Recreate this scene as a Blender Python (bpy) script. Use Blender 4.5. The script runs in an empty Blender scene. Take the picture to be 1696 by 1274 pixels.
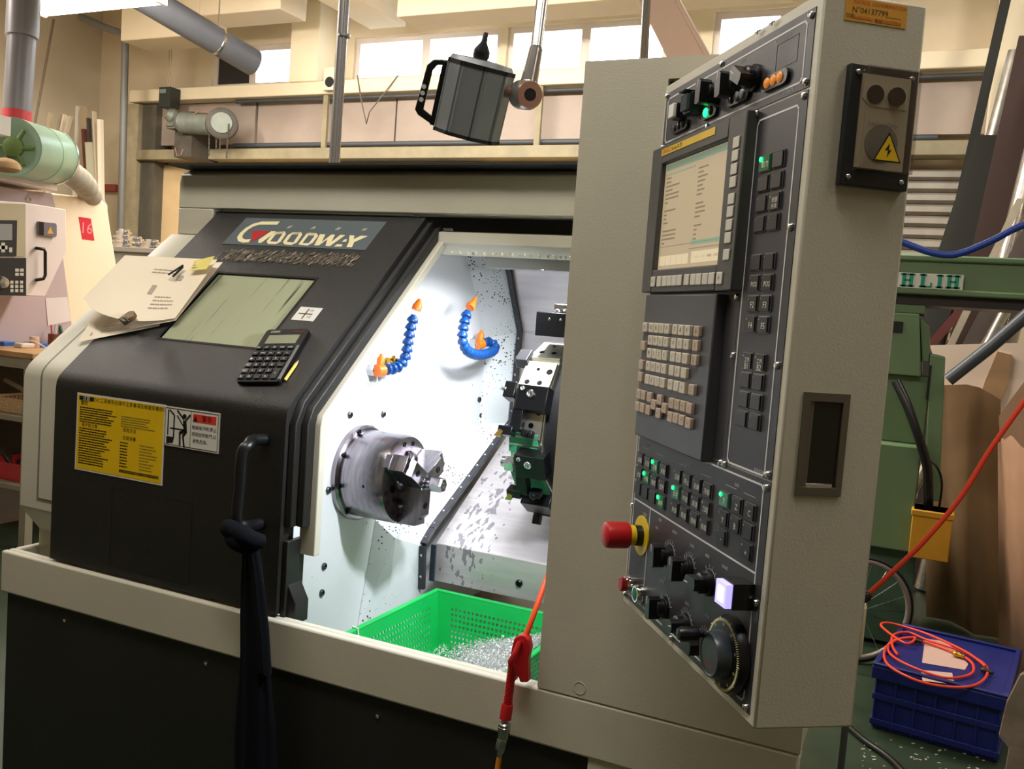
import bpy, math, random
from math import sin, cos, pi, radians, sqrt, atan2
from mathutils import Vector, Matrix, noise
random.seed(7)
sc = bpy.context.scene
COL = sc.collection
# ---------------------------------------------------------------- camera
FPX, PITCH, ROLL, YAW, PYAW = 1522.1, .075893, -.072758, .431591, .645876
_f = Vector((-sin(YAW)*cos(PITCH), cos(YAW)*cos(PITCH), -sin(PITCH)))
_r0 = Vector((cos(YAW), sin(YAW), 0)); _d0 = _f.cross(_r0)
_r = cos(ROLL)*_r0 + sin(ROLL)*_d0
_d = -sin(ROLL)*_r0 + cos(ROLL)*_d0
CAM = Vector((0, 0, 1.5))
cd = bpy.data.cameras.new('camera'); cd.sensor_width = 36; cd.lens = FPX/1696*36; cd.clip_end = 100; cd.clip_start = .02
camo = bpy.data.objects.new('camera', cd); COL.objects.link(camo)
camo.matrix_world = Matrix(((_r.x, -_d.x, -_f.x, 0), (_r.y, -_d.y, -_f.y, 0), (_r.z, -_d.z, -_f.z, 1.5), (0, 0, 0, 1)))
sc.camera = camo
def ray(x, y): return _f + (x-848)/FPX*_r + (y-637)/FPX*_d
def onp(x, y, n, c):
    n = Vector(n); v = ray(x, y); return CAM + v*((c-n.dot(CAM))/n.dot(v))
def onX(x, y, c): return onp(x, y, (1, 0, 0), c)
def onY(x, y, c): return onp(x, y, (0, 1, 0), c)
def onZ(x, y, c): return onp(x, y, (0, 0, 1), c)
def at(x, y, d): return CAM + ray(x, y)*d
# ---------------------------------------------------------------- view, world, lights
sc.view_settings.view_transform = 'Standard'; sc.view_settings.look = 'None'
sc.view_settings.gamma = 1; sc.view_settings.use_curve_mapping = False
sc.view_settings.exposure = 0.35
W = bpy.data.worlds.new('sky'); sc.world = W; W.use_nodes = True
W.node_tree.nodes['Background'].inputs[0].default_value = (.80, .90, 1, 1)
W.node_tree.nodes['Background'].inputs[1].default_value = 14
def area(name, loc, target, sx, sy, power, color=(1, 1, 1)):
    l = bpy.data.lights.new(name, 'AREA'); l.shape = 'RECTANGLE'; l.size = sx; l.size_y = sy; l.energy = power; l.color = color
    o = bpy.data.objects.new(name, l); COL.objects.link(o); o.location = loc
    if name == 'work_light': l.spread = radians(125)
    d = Vector(target)-Vector(loc); o.rotation_euler = d.to_track_quat('-Z', 'Y').to_euler(); return o
WARM = (1, .93, .84)
# unseen area lights added under the ceiling to brighten the hall, no fixtures modelled
area('ceiling_fill_light', (-1.3, .55, 3.9), (-1.2, .95, 0), 3.2, .3, 62, WARM)
area('ceiling_fill_light', (1.6, 1.0, 3.9), (1.2, 1.2, .6), .3, 3.0, 24, WARM)
area('ceiling_fill_light', (-3.2, 4.8, 3.6), (-3.2, 6.2, 1), 5.0, .3, 210, WARM)
area('ceiling_fill_light', (-6.4, 3.2, 3.9), (-6.4, 3.6, 0), .3, 3.0, 170, WARM)
area('ceiling_fill_light', (1.6, 5.0, 4.2), (1.0, 5.6, .8), .3, 2.4, 42, WARM)
# the lathe's own work light under the header of the cutting space
area('work_light', (-.92, 2.19, 1.612), (-1.20, 2.16, 1.0), .30, .04, 3.7, (.90, .94, 1))
area('work_light', (-.612, 1.60, 1.60), (-1.15, 1.80, .95), .02, .12, 7.2, (.86, .91, 1))
# ---------------------------------------------------------------- materials
def lin(h):
    h = h.lstrip('#'); c = [int(h[i:i+2], 16)/255 for i in (0, 2, 4)]
    return tuple(v/12.92 if v <= .04045 else ((v+.055)/1.055)**2.4 for v in c)+(1,)
_M = {}
def mat(name, color='#808080', rough=.5, metal=0, var=0., vscale=8, bump=0., bscale=120, emit=None, es=1, alpha=1, trans=0, spec=.5, stretch=None, spots=None, spot_amt=0, spot_scale=60, coat=0):
    if name in _M: return _M[name]
    m = bpy.data.materials.new(name); m.use_nodes = True; nt = m.node_tree; N = nt.nodes; L = nt.links
    b = N['Principled BSDF']; c = lin(color)
    b.inputs['Base Color'].default_value = c; b.inputs['Roughness'].default_value = rough; b.inputs['Metallic'].default_value = metal
    b.inputs['Specular IOR Level'].default_value = spec; b.inputs['Coat Weight'].default_value = coat
    if trans: b.inputs['Transmission Weight'].default_value = trans
    if alpha < 1: b.inputs['Alpha'].default_value = alpha
    if emit: b.inputs['Emission Color'].default_value = lin(emit); b.inputs['Emission Strength'].default_value = es
    tc = N.new('ShaderNodeTexCoord'); src = tc.outputs['Object']
    if stretch:
        mp = N.new('ShaderNodeMapping'); mp.inputs['Scale'].default_value = stretch; L.new(src, mp.inputs['Vector']); src = mp.outputs[0]
    col = None
    if var:
        n = N.new('ShaderNodeTexNoise'); n.inputs['Scale'].default_value = vscale; n.inputs['Detail'].default_value = 6; n.inputs['Roughness'].default_value = .6; L.new(src, n.inputs['Vector'])
        r = N.new('ShaderNodeValToRGB'); r.color_ramp.elements[0].position = .3; r.color_ramp.elements[1].position = .7
        r.color_ramp.elements[0].color = tuple(v*(1-var) for v in c[:3])+(1,); r.color_ramp.elements[1].color = tuple(min(1, v*(1+var)) for v in c[:3])+(1,)
        L.new(n.outputs[0], r.inputs[0]); col = r.outputs[0]; L.new(col, b.inputs['Base Color'])
        mr = N.new('ShaderNodeMapRange'); mr.inputs['To Min'].default_value = max(0, rough-.08); mr.inputs['To Max'].default_value = min(1, rough+.1); L.new(n.outputs[0], mr.inputs[0]); L.new(mr.outputs[0], b.inputs['Roughness'])
    if spots:
        v = N.new('ShaderNodeTexVoronoi'); v.inputs['Scale'].default_value = spot_scale; L.new(tc.outputs['Object'], v.inputs['Vector'])
        n2 = N.new('ShaderNodeTexNoise'); n2.inputs['Scale'].default_value = 7; n2.inputs['Detail'].default_value = 3; L.new(tc.outputs['Object'], n2.inputs['Vector'])
        n3 = N.new('ShaderNodeTexNoise'); n3.inputs['Scale'].default_value = spot_scale*2.5; L.new(tc.outputs['Object'], n3.inputs['Vector'])
        a = N.new('ShaderNodeMath'); a.operation = 'SUBTRACT'; a.inputs[1].default_value = 1-spot_amt; L.new(n2.outputs[0], a.inputs[0])
        a2 = N.new('ShaderNodeMath'); a2.operation = 'MULTIPLY_ADD'; a2.inputs[1].default_value = .35; L.new(n3.outputs[0], a2.inputs[0]); L.new(v.outputs['Distance'], a2.inputs[2])
        lt = N.new('ShaderNodeMath'); lt.operation = 'LESS_THAN'; L.new(a2.outputs[0], lt.inputs[0])
        sm = N.new('ShaderNodeMath'); sm.operation = 'MULTIPLY_ADD'; sm.inputs[1].default_value = 1.1; sm.inputs[2].default_value = .17; L.new(a.outputs[0], sm.inputs[0]); L.new(sm.outputs[0], lt.inputs[1])
        mx = N.new('ShaderNodeMix'); mx.data_type = 'RGBA'; L.new(lt.outputs[0], mx.inputs['Factor'])
        if col: L.new(col, mx.inputs['A'])
        else: mx.inputs['A'].default_value = c
        mx.inputs['B'].default_value = lin(spots); L.new(mx.outputs['Result'], b.inputs['Base Color'])
    if bump:
        n = N.new('ShaderNodeTexNoise'); n.inputs['Scale'].default_value = bscale; n.inputs['Detail'].default_value = 3; L.new(src, n.inputs['Vector'])
        bp = N.new('ShaderNodeBump'); bp.inputs['Strength'].default_value = bump; bp.inputs['Distance'].default_value = .002; L.new(n.outputs[0], bp.inputs['Height']); L.new(bp.outputs[0], b.inputs['Normal'])
    _M[name] = m; return m
GREY = mat('machine_grey_paint', '#c4c0ae', .42, var=.05, vscale=3, bump=.12, bscale=300)
GREYD = mat('machine_grey_dark', '#77766c', .5, var=.08)
WHITEI = mat('interior_white_paint', '#d9dcdc', .38, var=.04, vscale=5, spots='#30343a', spot_amt=.40, spot_scale=90)
WHITES = mat('interior_splashed_paint', '#d3d8d8', .4, var=.05, vscale=6, spots='#3a3e44', spot_amt=.63, spot_scale=105)
BLACKP = mat('black_textured_paint', '#1b1a18', .45, bump=.5, bscale=450, var=.12, vscale=5)
BLACKB = mat('black_base_paint', '#1a1a18', .5, bump=.25, bscale=350, var=.15, vscale=3)
BLK = mat('black_plastic', '#101012', .35)
BLKM = mat('black_matt', '#0c0c0d', .7)
PANEL = mat('panel_film', '#34343a', .42, var=.06, vscale=10)
BEZ = mat('bezel_plastic', '#4a4a48', .5, bump=.08)
LINE = mat('printed_line', '#dcdedf', .5)
PRINT = mat('printed_legend', '#a6a8ae', .5)
STEEL = mat('bright_steel', '#c9c9cc', .2, 1, var=.12, vscale=30)
CHROME = mat('chrome', '#dadadc', .08, 1)
CHUCK = mat('machined_steel', '#8f898f', .22, 1, var=.25, vscale=18, bump=.15, bscale=200, stretch=(6, 1, 1))
SHEET = mat('stainless_cover', '#b8b2b2', .28, 1, var=.16, vscale=3, bump=.06, bscale=60, stretch=(1, 12, 12))
SHEETW = mat('stainless_cover_wet', '#c4bebe', .36, .45, var=.10, vscale=6, bump=.06, bscale=60, stretch=(1, 8, 8))
ALU = mat('aluminium_plate', '#cfcbbb', .38, 1, var=.1, vscale=25, stretch=(1, 14, 1))
BLUEH = mat('blue_hose_plastic', '#0a468a', .35)
ORNG = mat('orange_plastic', '#f4791a', .4)
GREENC = mat('green_crate_plastic', '#0cae4f', .4, var=.08, vscale=9)
REDP = mat('red_plastic', '#c01c22', .35)
YEL = mat('yellow_label', '#e2b90c', .4, var=.06, vscale=12)
YELB = mat('yellow_paint', '#c8901e', .5, var=.12)
WLAB = mat('white_label', '#d8d6cc', .4)
KEYC = mat('key_cream', '#d0c7b4', .5)
KEYP = mat('key_pinkish', '#b8a48f', .5)
KINK = mat('key_ink', '#6a5c4c', .6)
GLED = mat('green_led', '#20ff70', .4, emit='#10ff60', es=5)
WHITEP = mat('white_plastic', '#e4e2dc', .4)
# ---------------------------------------------------------------- mesh builder
def frame(z, hint=(0, 0, 1)):
    z = Vector(z).normalized(); h = Vector(hint)
    if abs(z.dot(h)) > .98: h = Vector((1, 0, 0))
    x = h.cross(z).normalized(); y = z.cross(x); return x, y, z
def basis(o, x, y, z):
    return Matrix(((x[0], y[0], z[0], o[0]), (x[1], y[1], z[1], o[1]), (x[2], y[2], z[2], o[2]), (0, 0, 0, 1)))
_tc = {}
def text_mesh(s, size):
    k = (s, size)
    if k not in _tc:
        c = bpy.data.curves.new('t', 'FONT'); c.body = s; c.size = size; c.align_x = 'CENTER'; c.align_y = 'CENTER'; c.resolution_u = 2
        o = bpy.data.objects.new('t', c); COL.objects.link(o)
        dg = bpy.context.evaluated_depsgraph_get(); me = o.evaluated_get(dg).to_mesh()
        _tc[k] = ([v.co.copy() for v in me.vertices], [tuple(p.vertices) for p in me.polygons])
        o.evaluated_get(dg).to_mesh_clear(); bpy.data.objects.remove(o); bpy.data.curves.remove(c)
    return _tc[k]
class MB:
    def __init__(s): s.v = []; s.f = []; s.m = []; s.T = Matrix.Identity(4); s.mi = 0
    def add(s, vs, fs, m=None):
        o = len(s.v); s.v += [s.T @ Vector(p) for p in vs]
        if s.T.to_3x3().determinant() < 0: fs = [tuple(f)[::-1] for f in fs]
        s.f += [tuple(o+i for i in f) for f in fs]; s.m += [s.mi if m is None else m]*len(fs)
    def box(s, x0, x1, y0, y1, z0, z1, m=None):
        s.add([(x, y, z) for z in (z0, z1) for y in (y0, y1) for x in (x0, x1)], [(0, 2, 3, 1), (4, 5, 7, 6), (0, 1, 5, 4), (2, 6, 7, 3), (0, 4, 6, 2), (1, 3, 7, 5)], m); return s
    def prism(s, pts, axis, lo, hi, m=None):
        n = len(pts); mk = {'x': lambda p, t: (t, p[0], p[1]), 'y': lambda p, t: (p[0], t, p[1]), 'z': lambda p, t: (p[0], p[1], t)}[axis]
        vs = [mk(p, lo) for p in pts]+[mk(p, hi) for p in pts]
        s.add(vs, [tuple(range(n))[::-1], tuple(range(n, 2*n))]+[(i, (i+1) % n, n+(i+1) % n, n+i) for i in range(n)], m); return s
    def poly(s, pts, m=None, n=None, t=0):
        k = len(pts)
        if t:
            n = Vector(n)*t; vs = [Vector(p) for p in pts]+[Vector(p)+n for p in pts]
            s.add(vs, [tuple(range(k))[::-1], tuple(range(k, 2*k))]+[(i, (i+1) % k, k+(i+1) % k, k+i) for i in range(k)], m)
        else: s.add(pts, [tuple(range(k))], m)
        return s
    def cyl(s, p0, p1, r0, r1=None, seg=24, m=None, cap=True):
        r1 = r0 if r1 is None else r1; p0 = Vector(p0); p1 = Vector(p1); x, y, z = frame(p1-p0)
        vs = [p0+(x*cos(a)+y*sin(a))*r0 for a in [2*pi*i/seg for i in range(seg)]]+[p1+(x*cos(a)+y*sin(a))*r1 for a in [2*pi*i/seg for i in range(seg)]]
        fs = [(i, (i+1) % seg, seg+(i+1) % seg, seg+i) for i in range(seg)]
        if cap: fs += [tuple(range(seg))[::-1], tuple(range(seg, 2*seg))]
        s.add(vs, fs, m); return s
    def lathe(s, prof, o, z, seg=32, m=None, a0=0):
        o = Vector(o); x, y, z = frame(z); vs = []
        for r, h in prof: vs += [o+z*h+(x*cos(a)+y*sin(a))*max(r, 1e-5) for a in [a0+2*pi*i/seg for i in range(seg)]]
        fs = []
        for k in range(len(prof)-1): fs += [(k*seg+i, k*seg+(i+1) % seg, (k+1)*seg+(i+1) % seg, (k+1)*seg+i) for i in range(seg)]
        n = len(prof)
        if prof[0][0] > 1e-4: fs.append(tuple(range(seg))[::-1])
        if prof[-1][0] > 1e-4: fs.append(tuple(range((n-1)*seg, n*seg)))
        s.add(vs, fs, m); return s
    def tube(s, path, r, seg=10, m=None, rf=None, flat=None):
        P = [Vector(p) for p in path]; x = None; vs = []; n = len(P)
        for i, p in enumerate(P):
            t = (P[min(i+1, n-1)]-P[max(i-1, 0)]).normalized()
            if x is None: x, y, _ = frame(t)
            else:
                x = (x-t*x.dot(t)).normalized(); y = t.cross(x)
            rr = rf(i/(n-1)) if rf else r
            vs += [p+(x*cos(a)+y*sin(a))*rr for a in [2*pi*k/seg for k in range(seg)]]
        fs = []
        for k in range(n-1): fs += [(k*seg+i, k*seg+(i+1) % seg, (k+1)*seg+(i+1) % seg, (k+1)*seg+i) for i in range(seg)]
        fs += [tuple(range(seg))[::-1], tuple(range((n-1)*seg, n*seg))]
        s.add(vs, fs, m); return s
    def text(s, st, T, size, m=None, flip=False):
        v, f = text_mesh(st, size); s.add([T @ p for p in v], f, m); return s
    def build(s, name, mats, parent=None, bevel=0, smooth=40, solid=0, bseg=2, sub=0, kind=None):
        if not isinstance(mats, (list, tuple)): mats = [mats]
        c = Vector((0, 0, 0))
        if s.v:
            lo = Vector([min(p[i] for p in s.v) for i in range(3)]); hi = Vector([max(p[i] for p in s.v) for i in range(3)]); c = (lo+hi)/2
        me = bpy.data.meshes.new(name); me.from_pydata([p-c for p in s.v], [], s.f)
        for k in mats: me.materials.append(k)
        me.polygons.foreach_set('material_index', s.m)
        me.validate()
        if smooth:
            me.polygons.foreach_set('use_smooth', [True]*len(me.polygons))
            me.set_sharp_from_angle(angle=radians(smooth))
        me.update()
        o = bpy.data.objects.new(name, me); COL.objects.link(o); o.location = c
        if bevel:
            b = o.modifiers.new('bevel', 'BEVEL'); b.width = bevel; b.segments = bseg; b.limit_method = 'ANGLE'; b.angle_limit = radians(35); b.harden_normals = False
        if solid:
            q = o.modifiers.new('solid', 'SOLIDIFY'); q.thickness = solid; q.offset = 0
        if sub:
            q = o.modifiers.new('sub', 'SUBSURF'); q.levels = sub; q.render_levels = sub
        if parent: attach(o, parent)
        if kind: o['kind'] = kind
        return o
def wloc(p):
    v = Vector(p.location)
    while p.parent: v = v if False else p.matrix_parent_inverse @ v; p = p.parent; v = Vector(p.location)+v
    return v
def attach(o, p):
    o.parent = p; o.matrix_parent_inverse = Matrix.Translation(-wloc(p))
def tag(o, label, cat, group=None, kind=None):
    if label: o['label'] = label
    if cat: o['category'] = cat
    if group: o['group'] = group
    if kind: o['kind'] = kind
    return o
def thing(name, label, cat, loc, group=None):
    o = bpy.data.objects.new(name, None); COL.objects.link(o); o.location = loc; o.empty_display_size = .05
    return tag(o, label, cat, group)
def struct(o, label=None): o['kind'] = 'structure'; return o
def spline(pts, n=8):
    P = [Vector(p) for p in pts]; out = []
    for i in range(len(P)-1):
        a, b, c, d = P[max(i-1, 0)], P[i], P[i+1], P[min(i+2, len(P)-1)]
        for k in range(n):
            t = k/n; out.append(.5*((2*b)+(c-a)*t+(2*a-5*b+4*c-d)*t*t+(-a+3*b-3*c+d)*t**3))
    return out+[P[-1]]
def arc(cx, cy, r, a0, a1, n=6):
    return [(cx+r*cos(radians(a0+(a1-a0)*i/n)), cy+r*sin(radians(a0+(a1-a0)*i/n))) for i in range(n+1)]
# ---------------------------------------------------------------- the room
PLASTER = mat('wall_plaster', '#d3c3a6', .85, var=.06, vscale=1.5, bump=.2, bscale=60)
PLASTER2 = mat('wall_plaster_left', '#c6baa2', .85, var=.08, vscale=1.2, bump=.2, bscale=60)
CREAMB = mat('beam_paint', '#e6d7b8', .7, var=.04, vscale=2)
CEILM = mat('ceiling_paint', '#cfc4ae', .9)
FLOORM = mat('green_floor_paint', '#2c3b29', .45, var=.25, vscale=3, spots='#b9b9a8', spot_amt=.42, spot_scale=9)
SHUTM = mat('shutter_panel', '#9f8f82', .55, var=.1, vscale=2)
SLATM = mat('shutter_slat', '#9c9488', .5, .2, var=.12)
FRAMEG = mat('frame_metal', '#8f8468', .6, var=.2, vscale=5)
DKPIPE = mat('dark_pipe', '#45484b', .5)
WFRAME = mat('window_frame', '#cfc4bb', .5)
o = MB().box(-9.2, 5, -4, 8.2, -.1, 0).build('floor', FLOORM); struct(o)
o = MB().box(-9.2, 5, -4, 8.2, 4.75, 4.85).build('ceiling', CEILM); struct(o)
WY = 7.3
bt = 3.60                                   # beam top height
def zY(x, y, Y): return onY(x, y, Y).z
# back wall with openings
WIN = []
def wx(px, py=90): return onY(px, py, WY).x
ztop = 3.97; zbot = 3.56
openings = [(wx(352), wx(484)), (wx(586), wx(828)), (wx(838), wx(1105)), (wx(1178), wx(1420))]
m = MB(); xs = -9.2
m.box(-9.2, 5, WY, WY+.2, 0, zbot)
for a, b in openings: m.box(xs, a, WY, WY+.2, zbot, ztop); xs = b
m.box(xs, 5, WY, WY+.2, zbot, ztop); m.box(-9.2, 5, WY, WY+.2, ztop, 4.75)
struct(m.build('wall_back', PLASTER))
GLASS = mat('window_glass', '#ffffff', .02, trans=1, spec=.3)
for i, (a, b) in enumerate(openings):
    t = MB(); y0, y1 = WY+.03, WY+.09; w = .05
    t.box(a, b, y0, y1, zbot, zbot+w); t.box(a, b, y0, y1, ztop-w, ztop); t.box(a, a+w, y0, y1, zbot+w, ztop-w); t.box(b-w, b, y0, y1, zbot+w, ztop-w)
    c = (a+b)/2; t.box(c-.04, c+.04, y0, y1, zbot+w, ztop-w)
    fr = t.build('window_%d' % (i+1), WFRAME); struct(fr)
    g = MB().box(a+w, c-.04, y0+.02, y0+.028, zbot+w, ztop-w).box(c+.04, b-w, y0+.02, y0+.028, zbot+w, ztop-w)
    if i == 0: g = MB().box(c+.04, b-w, y0+.02, y0+.028, zbot+w, ztop-w)
    g = g.build('glass_pane', GLASS, fr)
    if i == 0:
        MB().box(a+w, c-.04, y0+.015, y0+.04, zbot+w, ztop-w).build('dark_panel', mat('dark_board', '#2a2826', .7), fr)
# left wall (corner seen at the far left)
XL = -8.55
struct(MB().box(XL-.2, XL, -4, WY, 0, 4.75).build('wall_left', PLASTER2))
struct(MB().box(4.8, 5, -4, WY, 0, 4.75).build('wall_right', PLASTER))
struct(MB().box(-9.2, 5, -4.2, -4, 0, 4.75).build('wall_rear', PLASTER2))
# beams
YB = 7.0
xl = onY(214, 150, YB).x
m = MB(); m.box(xl, 5, YB, WY-.01, 3.385, 3.505)
struct(m.build('trim_1', CREAMB, bevel=.008))
m = MB(); m.box(onY(480, 90, 6.98).x, onY(527, 90, 6.98).x, 6.98, WY-.01, 3.50, 4.74)
m.box(onY(1646, 90, 6.98).x, 5, 6.98, WY-.01, 0, 4.74)
struct(m.build('trim_2', CREAMB, bevel=.01))
# deep concrete beam along the wall and cross beams under the ceiling
m = MB(); m.box(onY(222, 40, 6.4).x, onY(350, 40, 6.4).x, 6.25, 6.6, 3.74, 4.74); m.box(onY(350, 40, 6.4).x, onY(482, 40, 6.4).x, 6.25, 6.6, 3.9, 4.74)
m.box(onY(662, 31, 6.3).x, onY(1300, 31, 6.3).x, 6.25, 6.6, 3.755, 4.74)
struct(m.build('trim_3', PLASTER, bevel=.01))
m = MB(); x0 = onY(547, 40, 6.3).x; m.box(x0-.02, x0+.34, -3.9, 6.9, 3.9, 4.74)
struct(m.build('trim_4', PLASTER))
# shutter header panels under the beam, between the pipes
P = MB(); ex = [onY(232, 200, 7.15).x, onY(424, 200, 7.15).x, onY(655, 200, 7.15).x, onY(893, 200, 7.15).x, onY(1180, 200, 7.15).x, onY(1636, 200, 7.15).x]
for i in range(5):
    P.box(ex[i]+.012, ex[i+1]-.012, 7.15+.01*(i % 2), 7.2, 2.97, 3.38)
t = P.build('shutter_header', SHUTM); tag(t, 'dull beige header boards in a row under the cream beam', 'panel')
m = MB()
m.box(onY(228, 258, 7.02).x, onY(1636, 230, 7.02).x, 7.0, 7.19, 2.80, 2.90)
o = m.build('lintel_rail', FRAMEG, bevel=.004); tag(o, 'long grey brown rail running across the shutters below the header boards', 'rail')
m = MB()
m.tube([(ex[1]-.2, 7.08, 2.945), (ex[3]+.5, 7.08, 2.94), (ex[4]+1.6, 7.08, 2.935)], .022)
o = m.build('conduit_pipe', DKPIPE); tag(o, 'dark pipe clipped along the rail beneath the header boards', 'pipe')
m = MB(); m.tube([(ex[1]-.2, 7.08, 3.365), (ex[5], 7.08, 3.35)], .016)
o = m.build('conduit_pipe', DKPIPE); tag(o, 'dark pipe running just under the cream beam', 'pipe')
# vertical hanger straps on the header (two)
for px in (540, 893):
    xx = onY(px, 190, 7.05).x
    m = MB(); m.box(xx-.025, xx+.025, 7.03, 7.06, 2.86, 3.45)
    s = m.build('hanger_strap', FRAMEG); tag(s, 'flat strap holding the header boards behind the %s' % ('grey pole' if px == 540 else 'work lamp joint'), 'bracket')
m = MB(); xx = onY(548, 140, 6.95).x
m.box(xx-.07, xx+.07, 6.93, 6.98, 3.40, 3.60); m.lathe([(.045, 0), (.045, .01)], (xx+.0, 6.93, 3.47), (0, -1, 0), m=1)
o = m.build('beam_bracket', [CREAMB, BLKM]); tag(o, 'cream bracket plate with a black round hole on the beam beside the grey pole', 'bracket')
# door leaves and shutters below the rail
m = MB(); xs_ = [onY(p, 275, 7.2).x for p in (238, 340, 565, 800, 812, 990)]
m.box(xs_[0], xs_[2], 7.2, 7.25, 0, 2.78); m.box(xs_[3], onY(1440, 300, 7.2).x, 7.2, 7.25, 0, 2.78)
struct(m.build('door_1', mat('cream_door', '#d8b98a', .6, var=.05)))
def shutter(name, x0, x1, z0, z1, n):
    t = MB(); dz = (z1-z0)/n
    for i in range(n):
        z = z0+i*dz; t.prism([(7.2, z), (7.165, z+dz*.25), (7.165, z+dz*.7), (7.2, z+dz*.93), (7.24, z+dz*.93), (7.24, z)], 'x', x0, x1)
    o_ = t.build(name, SLATM); struct(o_)
shutter('door_2', xs_[2], xs_[3], 2.2, 2.78, 8)
shutter('door_3', onY(1440, 300, 7.2).x, onY(1596, 300, 7.2).x+.05, .3, 2.74, 30)
# frame posts at the left corner of the shutters
for i, (a, b, c) in enumerate([(212, 235, '#a79a7c'), (236, 258, '#5d584d')]):
    x0, x1 = onY(a, 300, 7.1).x, onY(b, 300, 7.1).x
    m = MB().box(x0, x1, 7.02+.05*i, WY-.01, 0, 3.37); s = m.build('trim_%d' % (5+i), mat('post%d' % i, c, .6, var=.15)); struct(s)
# round conduit elbow on the left
y_ = 6.6
pts = [onY(134, 28, y_), onY(180, 48, y_), onY(197, 54, y_), onY(206, 66, y_), onY(207, 90, y_), onY(204, 230, y_), onY(200, 385, y_)]
pts.append(Vector((pts[-1].x, y_, .02)))
o = MB().tube(spline(pts[:5], 5)+pts[5:], .035, 12).build('drain_pipe', mat('grey_pipe', '#6f6e69', .45)); tag(o, 'grey conduit bending down the back wall near the room corner', 'pipe')
# thin wires on the header
m = MB(); m.tube([onY(592, 125, 7.0), onY(597, 160, 6.98), onY(607, 205, 6.98), onY(612, 185, 6.98), onY(640, 150, 6.98), onY(660, 124, 7.0)], .006, 5)
o = m.build('loose_wire', mat('wire', '#6a6055', .6)); tag(o, 'thin loose wire looping down over the header boards in front of the windows', 'wire')
# ---------------------------------------------------------------- the lathe
F = 1.515
LA = thing('cnc_lathe', 'large grey and black lathe with open sliding door and lit cutting space', 'lathe', (-1.1, 2.2, 0))
m = MB(); m.box(-2.045, -.43, 1.60, 2.9, .0, .555); m.box(-2.045, -.42, 1.535, 1.562, .0, .70)
m.box(-2.045, -.498, 1.526, 1.535, .0, .7215)
base = m.build('base_panel', BLACKB, LA, bevel=.003)
for q in ((108, 1028), (342, 1099), (626, 1186)):
    MB().lathe([(.0045, 0), (.0045, .003), (.002, .005)], onY(*q, 1.526), (0, -1, 0), 12).build('panel_screw', CHROME, base)
MB().box(-.498, -.142, 1.52, 1.55, 0, .724).build('right_skirt', GREY, LA, bevel=.003)
# front ledge with lip and end tray
m = MB()
m.box(-2.057, -.14, F, F+.018, .722, .826); m.box(-2.057, -.14, F+.018, F+.036, .806, .826)
m.box(-2.057, -2.037, F+.036, 1.68, .722, .826); m.box(-2.057, -1.27, F+.018, 1.60, .722, .735)
m.box(-2.037, -1.27, 1.585, 1.60, .735, .80)
m.build('front_ledge', GREY, LA, bevel=.005)
# left end cover: profile in (y,z)
prof = [(1.605, .72), (1.605, .868), (1.548, .935)]+[(1.548, 1.25)]+arc(1.588, 1.25, .04, 180, 138, 4)[0:]+[(2.03, 1.672), (2.03, 1.70), (2.9, 1.70), (2.9, .72)]
prof = [(1.605, .72), (1.605, .868), (1.548, .935), (1.548, 1.262), (1.551, 1.277), (1.560, 1.291), (1.575, 1.306), (2.005, 1.66), (2.9, 1.66), (2.9, .72)]
m = MB().prism(prof, 'x', -2.04, -1.90)
side = m.build('end_cover', GREY, LA, bevel=.004)
pin = [(1.5465, .965), (1.5465, 1.262), (1.549, 1.279), (1.558, 1.292), (1.572, 1.3055), (1.90, 1.5755), (1.90, 1.565), (1.58, 1.30), (1.56, 1.26), (1.56, .965)]
MB().prism(pin, 'x', -1.972, -1.90).build('cover_panel', GREY, side, bevel=.0015)
m = MB().prism([(1.5478, .957), (1.5478, 1.262), (1.5505, 1.278), (1.5595, 1.2915), (1.574, 1.3065), (1.91, 1.5845), (1.91, 1.565), (1.58, 1.30), (1.56, 1.26), (1.56, .957)], 'x', -1.979, -1.90)
m.build('cover_groove', GREYD, side)
# headstock body behind the door and the spindle wall at its right end
XW = -1.27
bp_ = [(1.60, .60), (1.60, 1.255), (1.66, 1.32), (2.06, 1.68), (2.06, 1.76), (2.9, 1.76), (2.9, .60)]
MB().prism(bp_, 'x', -1.90, XW-.004).build('headstock_cover', mat('pale_green_paint', '#c9c8ae', .5), LA)
wall = MB(); wall.prism(bp_, 'x', XW-.004, XW)
spw = wall.build('spindle_wall', WHITEI, LA)
m = MB()
for q in ((634, 686), (579, 687), (543, 812), (536, 938), (532, 982), (627, 937), (793, 662), (796, 688)):
    m = MB(); p = onX(*q, XW); m.lathe([(.0085, 0), (.0085, .004), (.006, .006), (.006, .002), (.0001, .002)], p, (1, 0, 0), 16); m.build('wall_bolt', mat('bolt_dark', '#55555a', .35, .9), spw)

# upper housing (door header) over the opening
m = MB(); m.prism([(2.03, 1.738), (2.03, 1.812), (2.035, 1.835), (2.06, 1.85), (2.9, 1.85), (2.9, 1.738)], 'x', -2.04, -.395)
m.box(-2.04, -1.91, 2.03, 2.9, 1.663, 1.738)
up = m.build('upper_housing', GREY, LA, bevel=.003)
MB().box(-2.04, -.40, 1.985, 2.85, 1.852, 1.858).build('top_sheet', mat('dark_top', '#2c2c2c', .6), up)
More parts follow.
